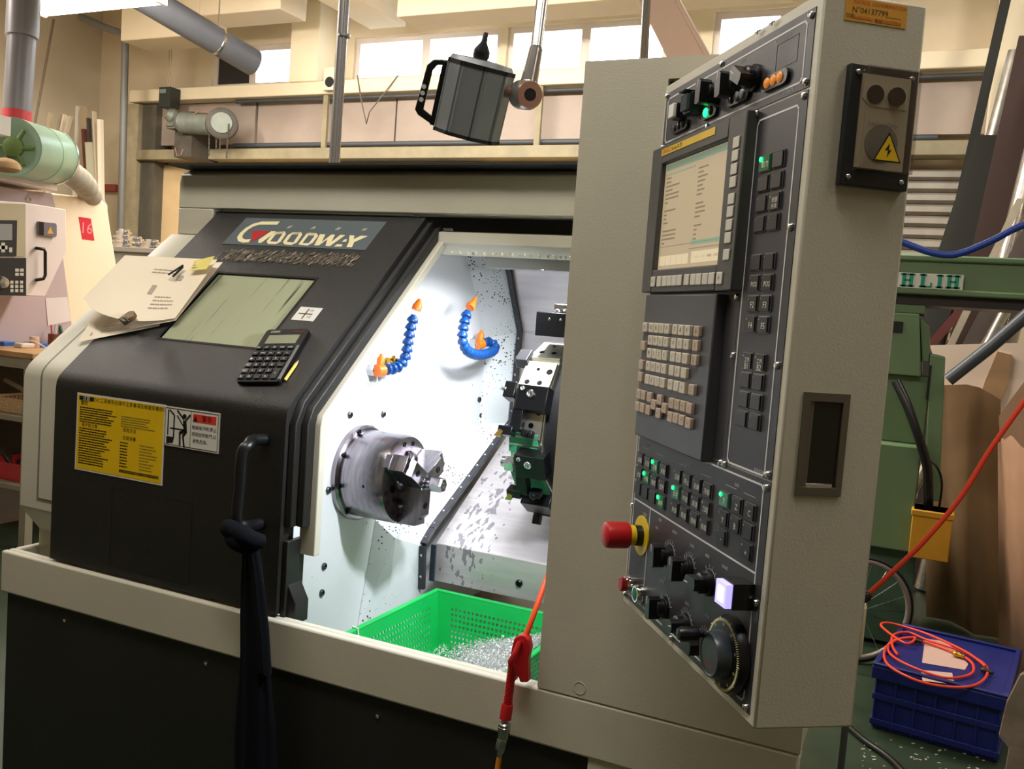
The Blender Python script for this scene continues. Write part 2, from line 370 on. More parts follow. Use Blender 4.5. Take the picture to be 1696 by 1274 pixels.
# inner header with light strips
m = MB(); m.prism([(2.075, 1.70), (2.05, 1.695), (2.05, 1.668), (2.062, 1.655), (2.09, 1.645), (2.16, 1.645), (2.16, 1.70)], 'x', -1.215, -.43)
hd = m.build('inner_header', GREY, LA)
MB().box(-.425, -.405, F+.17, 2.9, 0, 1.738).build('right_cover', GREY, LA, bevel=.003)
MB().box(-2.0, -.43, 2.10, 2.12, 1.66, 1.74).build('door_slot', BLKM, LA)
MB().box(-1.10, -.74, 2.165, 2.215, 1.618, 1.66).build('lamp_housing', mat('lamp_housing_grey', '#9a9a96', .4), LA)
# coolant drips hanging from the header
m = MB()
for i in range(26):
    x = -1.17+i*.014*(1+.15*sin(i*3)); m.lathe([(.0001, -.004), (.0025, -.002), (.003, .001), (.0015, .004)], (x, 2.06+.02*(i % 2), 1.6455), (0, 0, 1), 8)
tag(m.build('coolant_drips', mat('drop', '#e8e2b8', .1, spec=.8), hd), None, None, kind='stuff')
# ceiling of the cutting space (slanted inner sheet)
MB().box(XW, -.43, 2.16, 2.62, 1.70, 1.71).build('cavity_top', WHITEI, LA)
# splash return between spindle wall and the slanted bed cover
XE = -1.19
Ew = [onX(*q, XE) for q in ((838, 425), (862, 550), (848, 700), (716, 880), (702, 905), (700, 975))]
Ew[0].z = 1.70; Ew[0].y -= .015
Cw = [onX(*q, XW) for q in ((765, 417), (806, 560), (793, 703), (672, 868), (655, 892), (638, 1020))]
Cw[0].z = 1.70; Cw[3] = onX(672, 868, -1.225); Cw[4] = onX(655, 892, -1.222); Cw[5] = onX(640, 1020, -1.222); Ew.append(Vector((XE, Ew[5].y, .60))); Cw.append(Vector((-1.222, Cw[5].y, .60)))
Dw = [onX(622, 862, XW+.001), onX(590, 1050, XW+.001)]
m = MB()
for i in range(6): m.poly([Cw[i], Ew[i], Ew[i+1], Cw[i+1]])
m.poly([Cw[2], Cw[3], Dw[0]]); m.poly([Cw[3], Cw[4], Cw[5], Dw[1], Dw[0]])
m.poly([Dw[1], Cw[5], Cw[6], Vector((Dw[1].x, Dw[1].y, .60))])
m.build('splash_return', WHITES, LA, smooth=0)
p = onX(627, 937, -1.262)
# chip pan floor
MB().box(XW, -.43, 1.60, 2.5, .56, .60).build('chip_pan', mat('pan_paint', '#c3c8c3', .4, var=.1), LA)
# wiper strips down the edge of the bed cover
XC = -1.178
def offs(p, dx): return Vector((dx, p.y, p.z))
wip = MB()
E_ = [Vector((0, e.y-.006, e.z+.004)) for e in Ew[:6]]
for i in range(5):
    a, b = E_[i], E_[i+1]; n = Vector((0, -(b-a).z, (b-a).y)).normalized()
    if n.y > 0: n = -n
    if i in (2, 3): n = Vector((0, -abs(n.y), abs(n.z)))
    q = [Vector((XE-.004, a.y, a.z)), Vector((XE+.012, a.y, a.z)), Vector((XE+.012, b.y, b.z)), Vector((XE-.004, b.y, b.z))]
    wip.poly(q, n=n, t=.012)
wp = wip.build('wiper_strip', mat('wiper_rubber', '#2b2c30', .5, var=.3, vscale=40), LA)
m = MB()
for i in range(5):
    a, b = E_[i], E_[i+1]; L_ = (b-a).length; k = max(1, int(L_/.05))
    for j in range(k):
        p = a.lerp(b, (j+.5)/k); m.lathe([(.004, 0), (.003, .004)], (XE+.004, p.y-.012, p.z+.004), (0, -.8, .5), 8)
m.build('wiper_screw', STEEL, wp)
# telescopic stainless bed cover
cf = onX(722, 900, XC); cb = onX(722, 968, XC)
yq = cf.y; zq = cf.z
cprof = [(yq, .768), (yq, zq), (Ew[2].y-.004, Ew[2].z), (Ew[1].y-.002, Ew[1].z), (Ew[0].y, 1.70), (2.75, 1.70), (2.75, .768)]
bed = MB(); bed.prism([cprof[0], cprof[1], (yq+.3*(cprof[2][0]-yq), zq+.3*(cprof[2][1]-zq)), (yq+.3*(cprof[2][0]-yq), .768)], 'x', XC, -.30)
bed.prism(cprof, 'x', XC+.0005, -.30)
bd = MB(); bd.prism(cprof, 'x', XC, -.43)
nt = SHEETW.node_tree; N_ = nt.nodes; b_ = N_['Principled BSDF']; tc = N_.new('ShaderNodeTexCoord')
mp = N_.new('ShaderNodeMapping'); mp.inputs['Scale'].default_value = (1, .45, .45); vo = N_.new('ShaderNodeTexNoise'); vo.inputs['Scale'].default_value = 75; vo.inputs['Detail'].default_value = 2
sx = N_.new('ShaderNodeSeparateXYZ'); md = N_.new('ShaderNodeMath'); md.operation = 'ADD'; md.inputs[1].default_value = .29
ab = N_.new('ShaderNodeMath'); ab.operation = 'ABSOLUTE'; ma = N_.new('ShaderNodeMath'); ma.operation = 'MULTIPLY_ADD'; ma.inputs[1].default_value = 1.9; ma.inputs[2].default_value = .52
gt = N_.new('ShaderNodeMath'); gt.operation = 'GREATER_THAN'; bs = b_.inputs['Base Color'].links[0].from_socket
mx = N_.new('ShaderNodeMix'); mx.data_type = 'RGBA'; mx.inputs['B'].default_value = lin('#8b868b'); K = nt.links
K.new(tc.outputs['Object'], mp.inputs[0]); K.new(mp.outputs[0], vo.inputs['Vector']); K.new(tc.outputs['Object'], sx.inputs[0]); K.new(sx.outputs[0], md.inputs[0]); K.new(md.outputs[0], ab.inputs[0]); K.new(ab.outputs[0], ma.inputs[0])
K.new(vo.outputs[0], gt.inputs[0]); K.new(ma.outputs[0], gt.inputs[1]); lz = N_.new('ShaderNodeMath'); lz.operation = 'LESS_THAN'; lz.inputs[1].default_value = 0.0; mu = N_.new('ShaderNodeMath'); mu.operation = 'MULTIPLY'; K.new(sx.outputs[2], lz.inputs[0]); K.new(gt.outputs[0], mu.inputs[0]); K.new(lz.outputs[0], mu.inputs[1]); K.new(mu.outputs[0], mx.inputs['Factor']); K.new(bs, mx.inputs['A']); K.new(mx.outputs['Result'], b_.inputs['Base Color'])
bdo = bd.build('bed_cover', [SHEETW], LA, bevel=.002, smooth=20)
p = onY(860, 966, yq); m = MB().lathe([(.0095, 0), (.0095, .004), (.006, .007), (.0055, .003), (.0001, .003)], p, (0, -1, 0), 20)
m.build('cover_bolt', mat('bolt_black', '#202024', .25, .8), bdo)
MB().box(XC-.010, XC+.004, yq-.008, yq-.001, .768, zq-.004).build('edge_channel', mat('channel_blue_grey', '#4c5660', .35, .6), bdo)
# ---- chuck
CH = Vector((XW, 1.893, 1.085))
m = MB()
m.lathe([(.118, 0), (.118, .012), (.113, .018), (.092, .018)], CH, (1, 0, 0), 64)
m.lathe([(.107, .018), (.107, .03)], CH, (1, 0, 0), 64)
m.lathe([(.1065, .026), (.1075, .03), (.1075, .125), (.1035, .135), (.070, .135), (.066, .130), (.030, .130), (.028, .10), (.0001, .10)], CH, (1, 0, 0), 72)
ck = m.build('chuck', CHUCK, LA, smooth=30)
def yz(ang, r, x): return Vector((XW+x, CH.y+r*cos(radians(ang)), CH.z+r*sin(radians(ang))))
m = MB()
for a in (75, 100, 195, 210, 235, 252, 330, 350):
    for rr, hr in ((.088, .0048),) + (((.060, .0075),) if a in (75, 195, 235, 330) else ()):
        m = MB(); p = yz(a, rr, .1352); m.lathe([(hr*1.3, 0), (hr*1.3, .0012), (hr, .0014), (hr, .0003), (.0001, .0003)], p, (1, 0, 0), 14); m.build('chuck_screw', mat('hole_dark', '#2c2a2c', .2, .9), ck)
for a in (110, 150, 190, 230):
    m = MB(); p = yz(a, .113, .0185); m.lathe([(.006, 0), (.006, .0035), (.0035, .004), (.0035, .001), (.0001, .001)], p, (1, 0, 0), 14); m.build('chuck_screw', mat('hole_dark'), ck)
m = MB(); p = yz(185, .1074, .085); m.lathe([(.004, 0), (.0001, .0006)], p, p-yz(185, 0, .085), 12)
m.build('chuck_screw', mat('hole_dark', '#2c2a2c', .2, .9), ck)
for a in (148, 28, 268):
    e = Vector((0, cos(radians(a)), sin(radians(a)))); t_ = Vector((0, -e.z, e.y)); xh = Vector((1, 0, 0))
    m = MB(); m.T = basis(CH+xh*.133, e, t_, xh)
    m.box(.028, .106, -.017, .017, -.004, .012, 0)
    m.prism([(.012, .010), (.012, .058), (.016, .062), (.078, .062), (.088, .052), (.102, .052), (.104, .048), (.104, .010)], 'y', -.020, .020, 0)
    for r_ in (.055, .082): m.lathe([(.0085, .0), (.0085, .0012), (.006, .0014), (.006, .0004), (.0001, .0004)], (r_, 0, .052 if r_ > .08 else .062), (0, 0, 1), 14, 1)
    m.build('chuck_jaw', [CHUCK, mat('hole_dark')], ck, bevel=.0015)
m = MB(); m.lathe([(.012, .12), (.012, .185), (.009, .19), (.009, .205), (.012, .207)], CH, (1, 0, 0), 20)
m.lathe([(.017, .207), (.019, .210), (.019, .236), (.016, .240), (.008, .240), (.007, .232), (.0001, .232)], CH, (1, 0, 0), 6)
wk = m.build('workpiece', STEEL, smooth=30); tag(wk, 'small turned steel shaft with a hexagon end gripped in the three jaws of the chuck', 'workpiece')
# ---- coolant hoses
def nozzle(pts, tip_len, valve_p, lab):
    path = spline(pts, 12); P = [Vector(p) for p in path]
    d = [0]
    for i in range(1, len(P)): d.append(d[-1]+(P[i]-P[i-1]).length)
    L_ = d[-1]; pitch = .019; n = int(L_/pitch)
    def pos(s):
        for i in range(1, len(P)):
            if d[i] >= s: t = (s-d[i-1])/(d[i]-d[i-1]+1e-9); return P[i-1].lerp(P[i], t)
        return P[-1]
    m = MB()
    for k in range(n):
        a = pos(k*pitch); b = pos(min(L_, (k+1)*pitch)); z = (b-a)
        if z.length < 1e-5: continue
        m.lathe([(.009, -.002), (.0148, .0008), (.0152, .0045), (.0125, .011), (.009, .0155), (.0085, .019)], a, z, 16)
    h = m.build('coolant_hose', BLUEH, LA, smooth=50)
    z = (pos(L_)-pos(L_-.01)).normalized()
    m = MB(); m.lathe([(.0125, 0), (.0125, .012), (.0095, .018), (.0085, .022), (.004, tip_len), (.0035, tip_len), (.003, tip_len-.004)], pos(L_), z, 16); m.build('orange_tip', ORNG, h)
    v = Vector(valve_p); m = MB(); m.lathe([(.015, -.012), (.015, .012)], v, P[0]-P[6], 12)
    x_, y_, z_ = frame(P[0]-P[6]); m.lathe([(.009, 0), (.011, .02), (.006, .028), (.0035, .034)], v+Vector((0, 0, .008)), Vector((0, .1, 1)), 10)
    m.build('orange_valve', ORNG, h)
    m = MB(); w0 = Vector((XW, v.y, v.z)); m.cyl(w0, w0+Vector((.02, 0, 0)), .016, seg=6); m.cyl(w0, v, .011); m.build('pipe_fitting', STEEL, h)
def w(px, py, off): return onX(px, py, XW+off)
nozzle([w(640, 612, .035), w(655, 610, .04), w(668, 600, .045), w(673, 585, .05), w(677, 560, .055), w(682, 535, .06), w(689, 514, .065)], .03, w(629, 614, .03), '')
nozzle([w(800, 568, .035), w(812, 566, .045), w(820, 572, .055), w(816, 582, .065), w(795, 588, .075), w(775, 582, .08), w(766, 565, .08), w(767, 545, .08), w(773, 520, .08), w(778, 510, .08)], .046, w(795, 570, .03), '')
m = MB(); p = w(640, 596, .0)
m.cyl(p, p+Vector((.03, 0, 0)), .007, seg=6); m.cyl(p+Vector((.02, -.02, 0)), p+Vector((.02, .02, .0)), .006, seg=6); m.cyl(p+Vector((.02, .0, -.015)), p+Vector((.02, 0, .012)), .005)
m.build('brass_fitting', mat('brass', '#c9a13a', .25, 1), LA)
# ---- turret
TC = Vector((-.905, 2.262, 1.222)); TR = .205
def ngon(n, r, a0): return [(TC.y+r*cos(a0+2*pi*i/n), TC.z+r*sin(a0+2*pi*i/n)) for i in range(n)]
m = MB(); m.prism(ngon(12, TR, radians(8)), 'x', -.958, -.875)
tu = m.build('turret', ALU, LA, bevel=.003)
m = MB(); m.prism(ngon(12, TR-.012, radians(8)), 'x', -.875, -.845); m.lathe([(.15, 0), (.15, .3)], (-.845, TC.y, TC.z), (1, 0, 0), 48)
m.build('turret_body', BLKM, tu)
m = MB(); m.lathe([(.12, 0), (.115, .012), (.0001, .012)], (-.958, TC.y, TC.z), (-1, 0, 0), 48); m.build('turret_hub', STEEL, tu)
def tframe(ang, x=0.): # local x = -X (toward chuck), y = tangent (down at the front), z = radial out
    e = Vector((0, cos(radians(ang)), sin(radians(ang)))); t_ = Vector((0, -sin(radians(ang)), cos(radians(ang))))
    return basis(Vector((-.912+x, TC.y, TC.z))+e*(TR*cos(pi/12)), Vector((1, 0, 0)), t_, e)
TOOLB = mat('tool_black', '#17181a', .3, .4)
# plates with holes on each flat in view
for k, a in enumerate((113, 143, 173, 203, 233, 83)):
    m = MB(); m.T = tframe(a)
    m.box(-.046, .036, -.048, .048, .0, .012, 0)
    for (u, v, r) in ((-.026, .015, .007), (.008, .015, .007), (-.008, -.025, .0045), (.024, -.02, .0085)):
        m.lathe([(r, 0), (r, .0006), (.0001, .0006)], (u, v, .012), (0, 0, 1), 16, 1)
    m.build('turret_plate', [ALU, mat('hole_dark')], tu, bevel=.001)
# tool blocks
m = MB(); m.box(-.942, -.80, 2.12, 2.23, 1.452, 1.512, 0); m.box(-.915, -.80, 2.165, 2.235, 1.512, 1.535, 1)
for u in (-.89, -.845): m.lathe([(.012, 0), (.012, .009), (.006, .010), (.006, .004), (.0001, .004)], (u, 2.142, 1.512), (0, 0, 1), 20, 1)
for u in (-.905, -.875, -.84): m.lathe([(.005, 0), (.0001, .0012)], (u, 2.12, 1.495), (0, -1, 0), 12, 1)
tb = m.build('tool_block', [TOOLB, STEEL], tu, bevel=.002)
def tool_holder(ang, out, xo=0.):
    m = MB(); FL = Matrix.Diagonal((1, -1, 1, 1)); m.T = tframe(ang, xo) @ FL
    m.box(-.025, .055, -.022, .040, .012, .052, 0)           # wedge block
    m.box(-.030, -.002, -.075, .030, .020, .048, 0)          # square shank hanging down
    m.box(-.058, -.02, -.088, -.066, .022, .050, 0)
    m.box(.0, .028, -.085, -.068, .018, .040, 0)
    m.lathe([(.010, 0), (.010, .006), (.005, .007), (.005, .002), (.0001, .002)], (.012, .018, .052), (0, 0, 1), 16, 1)
    m.lathe([(.006, 0), (.006, .004), (.003, .004), (.0001, .001)], (-.012, .030, .052), (0, 0, 1), 12, 1)
    m.lathe([(.009, 0), (.009, .010), (.004, .011)], (.014, -.076, .040), (0, 0, 1), 6, 0)
    h_ = m.build('tool_holder', [TOOLB, STEEL], tu, bevel=.0015)
    q = MB(); q.T = tframe(ang, xo) @ FL; q.prism([(-.064, -.094), (-.046, -.094), (-.042, -.08), (-.052, -.076)], 'z', .044, .053, 0)
    q.build('cutting_insert', mat('gold_insert', '#c8a45a', .3, .9), h_)
tool_holder(163, 0); tool_holder(203, 0, .008)
m = MB(); m.T = tframe(158); m.box(-.072, -.040, -.030, .012, -.01, .034, 0); m.box(-.080, -.064, -.012, -.004, .026, .036, 1)
m.build('boring_holder', [TOOLB, STEEL], tu, bevel=.003)
m = MB(); m.T = tframe(208); m.box(-.066, -.04, -.012, .012, -.01, .02, 0); m.lathe([(.014, 0), (.014, .014), (.010, .014), (.010, .006), (.0001, .006)], (-.064, 0, .0), (-1, 0, 0), 16, 0)
m.build('drill_socket', [STEEL, TOOLB], tu, bevel=.001)
GRT = mat('green_tinted_block', '#3c9470', .35, .2)
m = MB(); m.T = tframe(188); m.box(-.048, .03, -.02, .03, .010, .016, 0); m.build('green_block', GRT, tu, bevel=.001)
m = MB(); m.T = tframe(222); m.box(-.048, .04, -.04, .045, .010, .018, 0)
m.build('green_block', GRT, tu, bevel=.001)
m = MB(); m.T = tframe(238); m.box(-.03, .05, -.03, .03, .012, .05, 0); m.T = tframe(256); m.box(-.02, .05, -.03, .02, .01, .05, 0); m.box(-.02, .0, -.03, -.01, .05, .075, 0)
m.build('tool_block', [TOOLB, STEEL], tu, bevel=.002)
m = MB(); m.T = tframe(128); m.box(-.074, -.04, -.022, .022, .0, .03, 0); m.build('tool_block', [mat('tool_grey', '#3a3a3c', .4, .3)], tu, bevel=.003)
tu.location.x += .018
# ---- sliding door
SA = radians(41.9); S0 = Vector((0, 1.547, 1.287)); SD = Vector((0, cos(SA), sin(SA))); SN = Vector((0, -sin(SA), cos(SA))); SC = SN.dot(S0)
def sl(x, s, h=0): return Vector((x, S0.y, S0.z))+SD*s+SN*h
def slp(px, py, h=0): return onp(px, py, SN, SC+h)
YD = 1.528; DX0, DX1 = -1.90, -1.213
WX0, WX1, WS0, WS1 = -1.705, -1.395, .143, .395
def d2(s, h): p = sl(0, s, h); return (p.y, p.z)
m = MB()
cor = [(YD, 1.245), (YD+.002, 1.262), (YD+.008, 1.275), d2(.004, 0)]
inn = [(YD+.045, 1.235), d2(.02, -.045)]
full = [(YD+.045, .832), (YD, .832)]+cor+[d2(.665, 0), d2(.665, -.045)]+[inn[1], inn[0]]
m.prism(full, 'x', DX0, WX0); m.prism(full, 'x', WX1, DX1)
m.prism([(YD+.045, .832), (YD, .832)]+cor+[d2(WS0, 0), d2(WS0, -.045)]+[inn[1], inn[0]], 'x', WX0, WX1)
m.prism([d2(WS1, 0), d2(.665, 0), d2(.665, -.045), d2(WS1, -.045)], 'x', WX0, WX1)
door = m.build('sliding_door', BLACKP, LA, bevel=0, smooth=30)
# stepped edge of the door
m = MB(); m.prism([(YD+.055, 1.02), (YD+.012, 1.02), (YD+.012, 1.24), d2(.012, -.012), d2(.67, -.012), d2(.67, -.05), d2(.02, -.05), (YD+.055, 1.22)], 'x', DX1, -1.196)
m.prism([(YD+.07, 1.02), (YD+.03, 1.02), (YD+.03, 1.24), d2(.012, -.028), d2(.67, -.028), d2(.67, -.06), d2(.02, -.06), (YD+.07, 1.20)], 'x', -1.196, -1.179)
m.prism([(YD+.07, .815), (YD+.012, .815), (YD+.012, .99), (YD+.07, .99)], 'x', -1.213, -1.200)
m.prism([(-1.21, .815), (-1.21, .925), (-1.203, .90), (-1.178, .858), (-1.178, .812)], 'y', YD+.02, YD+.065)
m.build('door_edge', BLACKP, door, bevel=.002)
m = MB(); m.prism([(YD+.075, .955), (YD+.055, .955), (YD+.055, 1.235), d2(.012, -.05), d2(.69, -.05), d2(.69, -.07), d2(.03, -.07), (YD+.075, 1.21)], 'x', -1.205, -1.164)
m.build('door_flange', GREY, door, bevel=.002)
# window: wet acrylic pane with pale sheet behind
PANE = mat('wet_acrylic', '#b9bd9c', .12, trans=.35)
nt = PANE.node_tree; b_ = nt.nodes['Principled BSDF']; tc = nt.nodes.new('ShaderNodeTexCoord'); mp = nt.nodes.new('ShaderNodeMapping'); mp.inputs['Rotation'].default_value = (0, 0, 0); mp.inputs['Scale'].default_value = (40, 1.3, 1.3)
nz = nt.nodes.new('ShaderNodeTexNoise'); nz.inputs['Scale'].default_value = 2.2; nz.inputs['Detail'].default_value = 5; rp = nt.nodes.new('ShaderNodeValToRGB')
rp.color_ramp.elements[0].position = .30; rp.color_ramp.elements[0].color = lin('#5c6654'); rp.color_ramp.elements[1].position = .40; rp.color_ramp.elements[1].color = lin('#c3c9a8')
nt.links.new(tc.outputs['Object'], mp.inputs[0]); nt.links.new(mp.outputs[0], nz.inputs['Vector']); nt.links.new(nz.outputs[0], rp.inputs[0]); nt.links.new(rp.outputs[0], b_.inputs['Base Color'])
m = MB(); m.T = basis(sl(0, 0), (1, 0, 0), SD, SN); m.box(WX0+.0005, WX1-.0005, WS0+.0005, WS1-.0005, -.012, -.004)
m.build('door_window', PANE, door)
m = MB(); m.T = basis(sl(0, 0), (1, 0, 0), SD, SN); w_ = .006
for (a, b, c, d) in ((WX0-w_, WX1+w_, WS0-w_, WS0), (WX0-w_, WX1+w_, WS1, WS1+w_), (WX0-w_, WX0, WS0, WS1), (WX1, WX1+w_, WS0, WS1)): m.box(a, b, c, d, -.004, .0008)
m.build('window_seal', BLK, door)
# maker's plate with its lettering
m = MB(); pc = [slp(*q, .0) for q in ((408, 362), (640, 369), (604, 416), (368, 404))]
x0 = sum(p.x for p in (pc[0], pc[3]))/2; x1 = sum(p.x for p in (pc[1], pc[2]))/2
m.T = basis(sl(0, 0), (1, 0, 0), SD, SN); m.box(x0, x1, .517, .638, 0, .0012, 0); m.T = Matrix.Identity(4)
def crop(pts, h=.0014): return [slp(340+x/5.653, 350+y/5.65, h) for x, y in pts]
def strip(pts, wd, mi, h=.0012):  # constant-width stroke on the slope
    P = [p for p in crop(pts, h)]; L_, R_ = [], []
    for i, p in enumerate(P):
        t = (P[min(i+1, len(P)-1)]-P[max(i-1, 0)]).normalized(); s_ = SN.cross(t); L_.append(p+s_*wd/2); R_.append(p-s_*wd/2)
    for i in range(len(P)-1): m.poly([R_[i], R_[i+1], L_[i+1], L_[i]], mi, SN, .0006)
strip([(685, 112), (520, 112), (450, 130), (390, 165), (345, 205), (322, 240), (330, 268), (365, 280), (415, 277)], .0145, 1)
m.poly(crop([(445, 183), (610, 186), (432, 290)])[::-1], 2, SN, .0006)
m.poly(crop([(618, 188), (665, 190), (525, 296), (495, 296), (500, 268)])[::-1], 1, SN, .0006)
def ring(cs):
    strip(cs+[cs[0], cs[1]], .0108, 1)
ring([(665, 205), (735, 200), (738, 215), (690, 285), (665, 298), (600, 296), (592, 280), (640, 222)])
ring([(818, 208), (885, 206), (890, 222), (842, 292), (815, 305), (755, 300), (745, 286), (790, 225)])
ring([(960, 214), (1030, 218), (1040, 232), (990, 295), (960, 311), (890, 306)])
m.poly(crop([(1075, 216), (1125, 218), (1090, 290), (1180, 220), (1215, 220), (1180, 290), (1265, 222), (1310, 225), (1165, 328), (1125, 326), (1145, 262), (1060, 322), (1020, 320)])[::-1], 1, SN, .0006)
m.poly(crop([(1235, 310), (1285, 312), (1275, 332), (1205, 330)])[::-1], 1, SN, .0006); m.poly(crop([(1312, 262), (1328, 262), (1318, 288), (1278, 286)])[::-1], 1, SN, .0006)
m.poly(crop([(1352, 226), (1398, 228), (1388, 262), (1460, 230), (1522, 233), (1395, 290), (1372, 338), (1322, 336), (1345, 290)])[::-1], 1, SN, .0006)
for cx_, ch in ((787, '程'), (1010, '泰'), (1243, '機'), (1487, '械')):
    p = crop([(cx_, 150 if cx_ < 900 else 158+(.03*(cx_-1000)))])[0]
    T_ = basis(p+SN*.0004, (1, 0, 0), SD, SN) @ Matrix(((1, .45, 0, 0), (0, 1, 0, 0), (0, 0, 1, 0), (0, 0, 0, 1))); m.text(ch, T_, .013, 1)
m.build('name_plate', [mat('plate_blue_grey', '#5a6468', .35), mat('plate_cream', '#e9dcae', .4), mat('plate_red', '#b3262b', .4)], door, smooth=0)
# residue of peeled model lettering
m = MB(); rnd = random.Random(3)
T_ = basis(sl((x0+x1)/2+.0, .468, .0012), (1, 0, 0), SD, SN) @ Matrix(((1.55, .35, 0, 0), (0, 1.15, 0, 0), (0, 0, 1, 0), (0, 0, 0, 1)))
m.T = Matrix.Identity(4); m.text('GLS-260M/300', T_, .040, 0)
for i in range(700):
    u = rnd.uniform(x0+.02, x1-.005); s = rnd.uniform(.445, .490); L_ = rnd.uniform(.004, .016); wd = rnd.uniform(.0008, .0028)
    d_ = (SD*.9+Vector((.35, 0, 0))).normalized()*L_; q = Vector((wd, 0, 0)); c = sl(u, s, .0013+rnd.random()*.0006)
    m.poly([c, c+q, c+q+d_, c+d_], 1 if rnd.random() < .10 else 0, SN, .0003)
m.build('peeled_lettering', [mat('glue_residue', '#665e50', .4, var=.3, vscale=80), mat('residue_shine', '#dcd6c8', .25, .3)], door, smooth=0)
# small white sticker with hand-drawn cross
m = MB(); m.T = basis(sl(0, 0), (1, 0, 0), SD, SN); sx0, sx1 = slp(483, 528).x, slp(519, 532).x
m.box(sx0, sx1, .245, .292, .0, .0006, 0); cx_, cy_ = (sx0+sx1)/2-.004, .268
m.box(cx_-.020, cx_+.020, cy_-.0016, cy_+.0016, .0006, .0009, 1); m.box(cx_-.0016, cx_+.0016, cy_-.018, cy_+.018, .0006, .0009, 1)
m.text('+X', Matrix.Translation((cx_+.011, cy_+.012, .001)), .010, 1); m.text('+Z', Matrix.Translation((cx_+.015, cy_-.010, .001)), .010, 1)
m.build('axis_sticker', [WLAB, mat('ink_brown', '#3b3024', .6)], door, smooth=0)
# yellow notice and white warning plate on the vertical front
def fr(px, py): return onY(px, py, YD)
m = MB(); a = fr(129, 650); b = fr(270, 802); x0, z1 = a.x, a.z; x1, z0 = b.x, b.z
x1 = fr(272, 740).x; z0 = fr(125, 777).z
m.box(x0, x1, YD-.0012, YD, z0, z1, 0); e = .004
m.box(x0+e, x1-e, YD-.0016, YD-.0012, z0+e, z1-e, 1)
FT = lambda x, z, h=.0018: basis(Vector((x, YD-h, z)), (1, 0, 0), (0, 0, 1), (0, -1, 0))
Wd, Hd = x1-x0, z1-z0
m.box(x0+.03*Wd, x0+.20*Wd, YD-.0022, YD-.0016, z1-.085*Hd, z1-.035*Hd, 2)
m.text('注意', FT(x0+.115*Wd, z1-.062*Hd, .0024), .012, 3)
m.text('CNC工具機安全操作注意事項及維護保養說明', FT(x0+.60*Wd, z1-.065*Hd), .0115, 2)
m.text('警告', FT(x0+.09*Wd, z1-.125*Hd), .012, 2)
rnd = random.Random(5)
def lines(xa, xb, za, zb, n, mi, wv=.3):
    for i in range(n):
        z = za+(zb-za)*i/(n-1); L_ = (xb-xa)*rnd.uniform(1-wv, 1); x = xa
        while x < xa+L_:
            g = rnd.uniform(.003, .010); m.box(x, min(x+g, xa+L_), YD-.0019, YD-.0016, z-.0013, z+.0013, mi); x += g+.0012
lines(x0+.04*Wd, x0+.47*Wd, z1-.18*Hd, z1-.36*Hd, 7, 2); lines(x0+.04*Wd, x0+.45*Wd, z1-.45*Hd, z1-.90*Hd, 15, 2, .4)
lines(x0+.52*Wd, x0+.9*Wd, z1-.22*Hd, z1-.34*Hd, 5, 4); lines(x0+.52*Wd, x0+.62*Wd, z1-.55*Hd, z1-.85*Hd, 9, 2); lines(x0+.74*Wd, x0+.95*Wd, z1-.55*Hd, z1-.85*Hd, 9, 4, .5)
lines(x0+.52*Wd, x0+.98*Wd, z1-.90*Hd, z1-.92*Hd, 2, 2, .05)
m.text('操作前注意', FT(x0+.16*Wd, z1-.405*Hd), .0105, 2); m.text('使用方法', FT(x0+.62*Wd, z1-.39*Hd), .0105, 2); m.text('定期保養', FT(x0+.62*Wd, z1-.49*Hd), .0105, 2)
m.build('yellow_notice', [WLAB, YEL, BLK, WLAB, mat('faint_ink', '#8a7a28', .5)], door, smooth=0)
m = MB(); a = fr(274, 672); b = fr(364, 685); x0, x1 = a.x, fr(364, 720).x; z1 = a.z; z0 = fr(274, 737).z; Wd, Hd = x1-x0, z1-z0
m.box(x0, x1, YD-.0022, YD, z0, z1, 0)
for (u0, u1, v0, v1) in ((.02, .98, .03, .045), (.02, .98, .955, .97), (.02, .027, .03, .97), (.973, .98, .03, .97), (.49, .496, .04, .96)):
    m.box(x0+u0*Wd, x0+u1*Wd, YD-.0026, YD-.0022, z0+v0*Hd, z0+v1*Hd, 1)
m.box(x0+.53*Wd, x0+.94*Wd, YD-.0026, YD-.0022, z0+.70*Hd, z0+.90*Hd, 2)
m.poly([Vector((x0+.54*Wd, YD-.0027, z0+.72*Hd)), Vector((x0+.61*Wd, YD-.0027, z0+.72*Hd)), Vector((x0+.575*Wd, YD-.0027, z0+.87*Hd))], 1, (0, -1, 0), .0002)
m.text('警告', FT(x0+.78*Wd, z0+.80*Hd, .0028), .014, 1)
for i, s_ in enumerate(('機器操作時,禁止', '或開啟移動門,以', '避免危險。')): m.text(s_, FT(x0+(.735-.045*(i == 2))*Wd, z0+(.56-.17*i)*Hd, .0026), .0098, 1)
def seg2(u0, v0, u1, v1, wd):
    p, q = Vector((x0+u0*Wd, YD-.0024, z0+v0*Hd)), Vector((x0+u1*Wd, YD-.0024, z0+v1*Hd)); t = (q-p).normalized(); s_ = Vector((0, -1, 0)).cross(t)*wd
    m.poly([p-s_, q-s_, q+s_, p+s_][::-1], 1, (0, -1, 0), .0003)
p = Vector((x0+.375*Wd, YD-.0022, z0+.80*Hd)); m.lathe([(.0055, 0), (.0055, .0005)], p, (0, -1, 0), 16, 1)
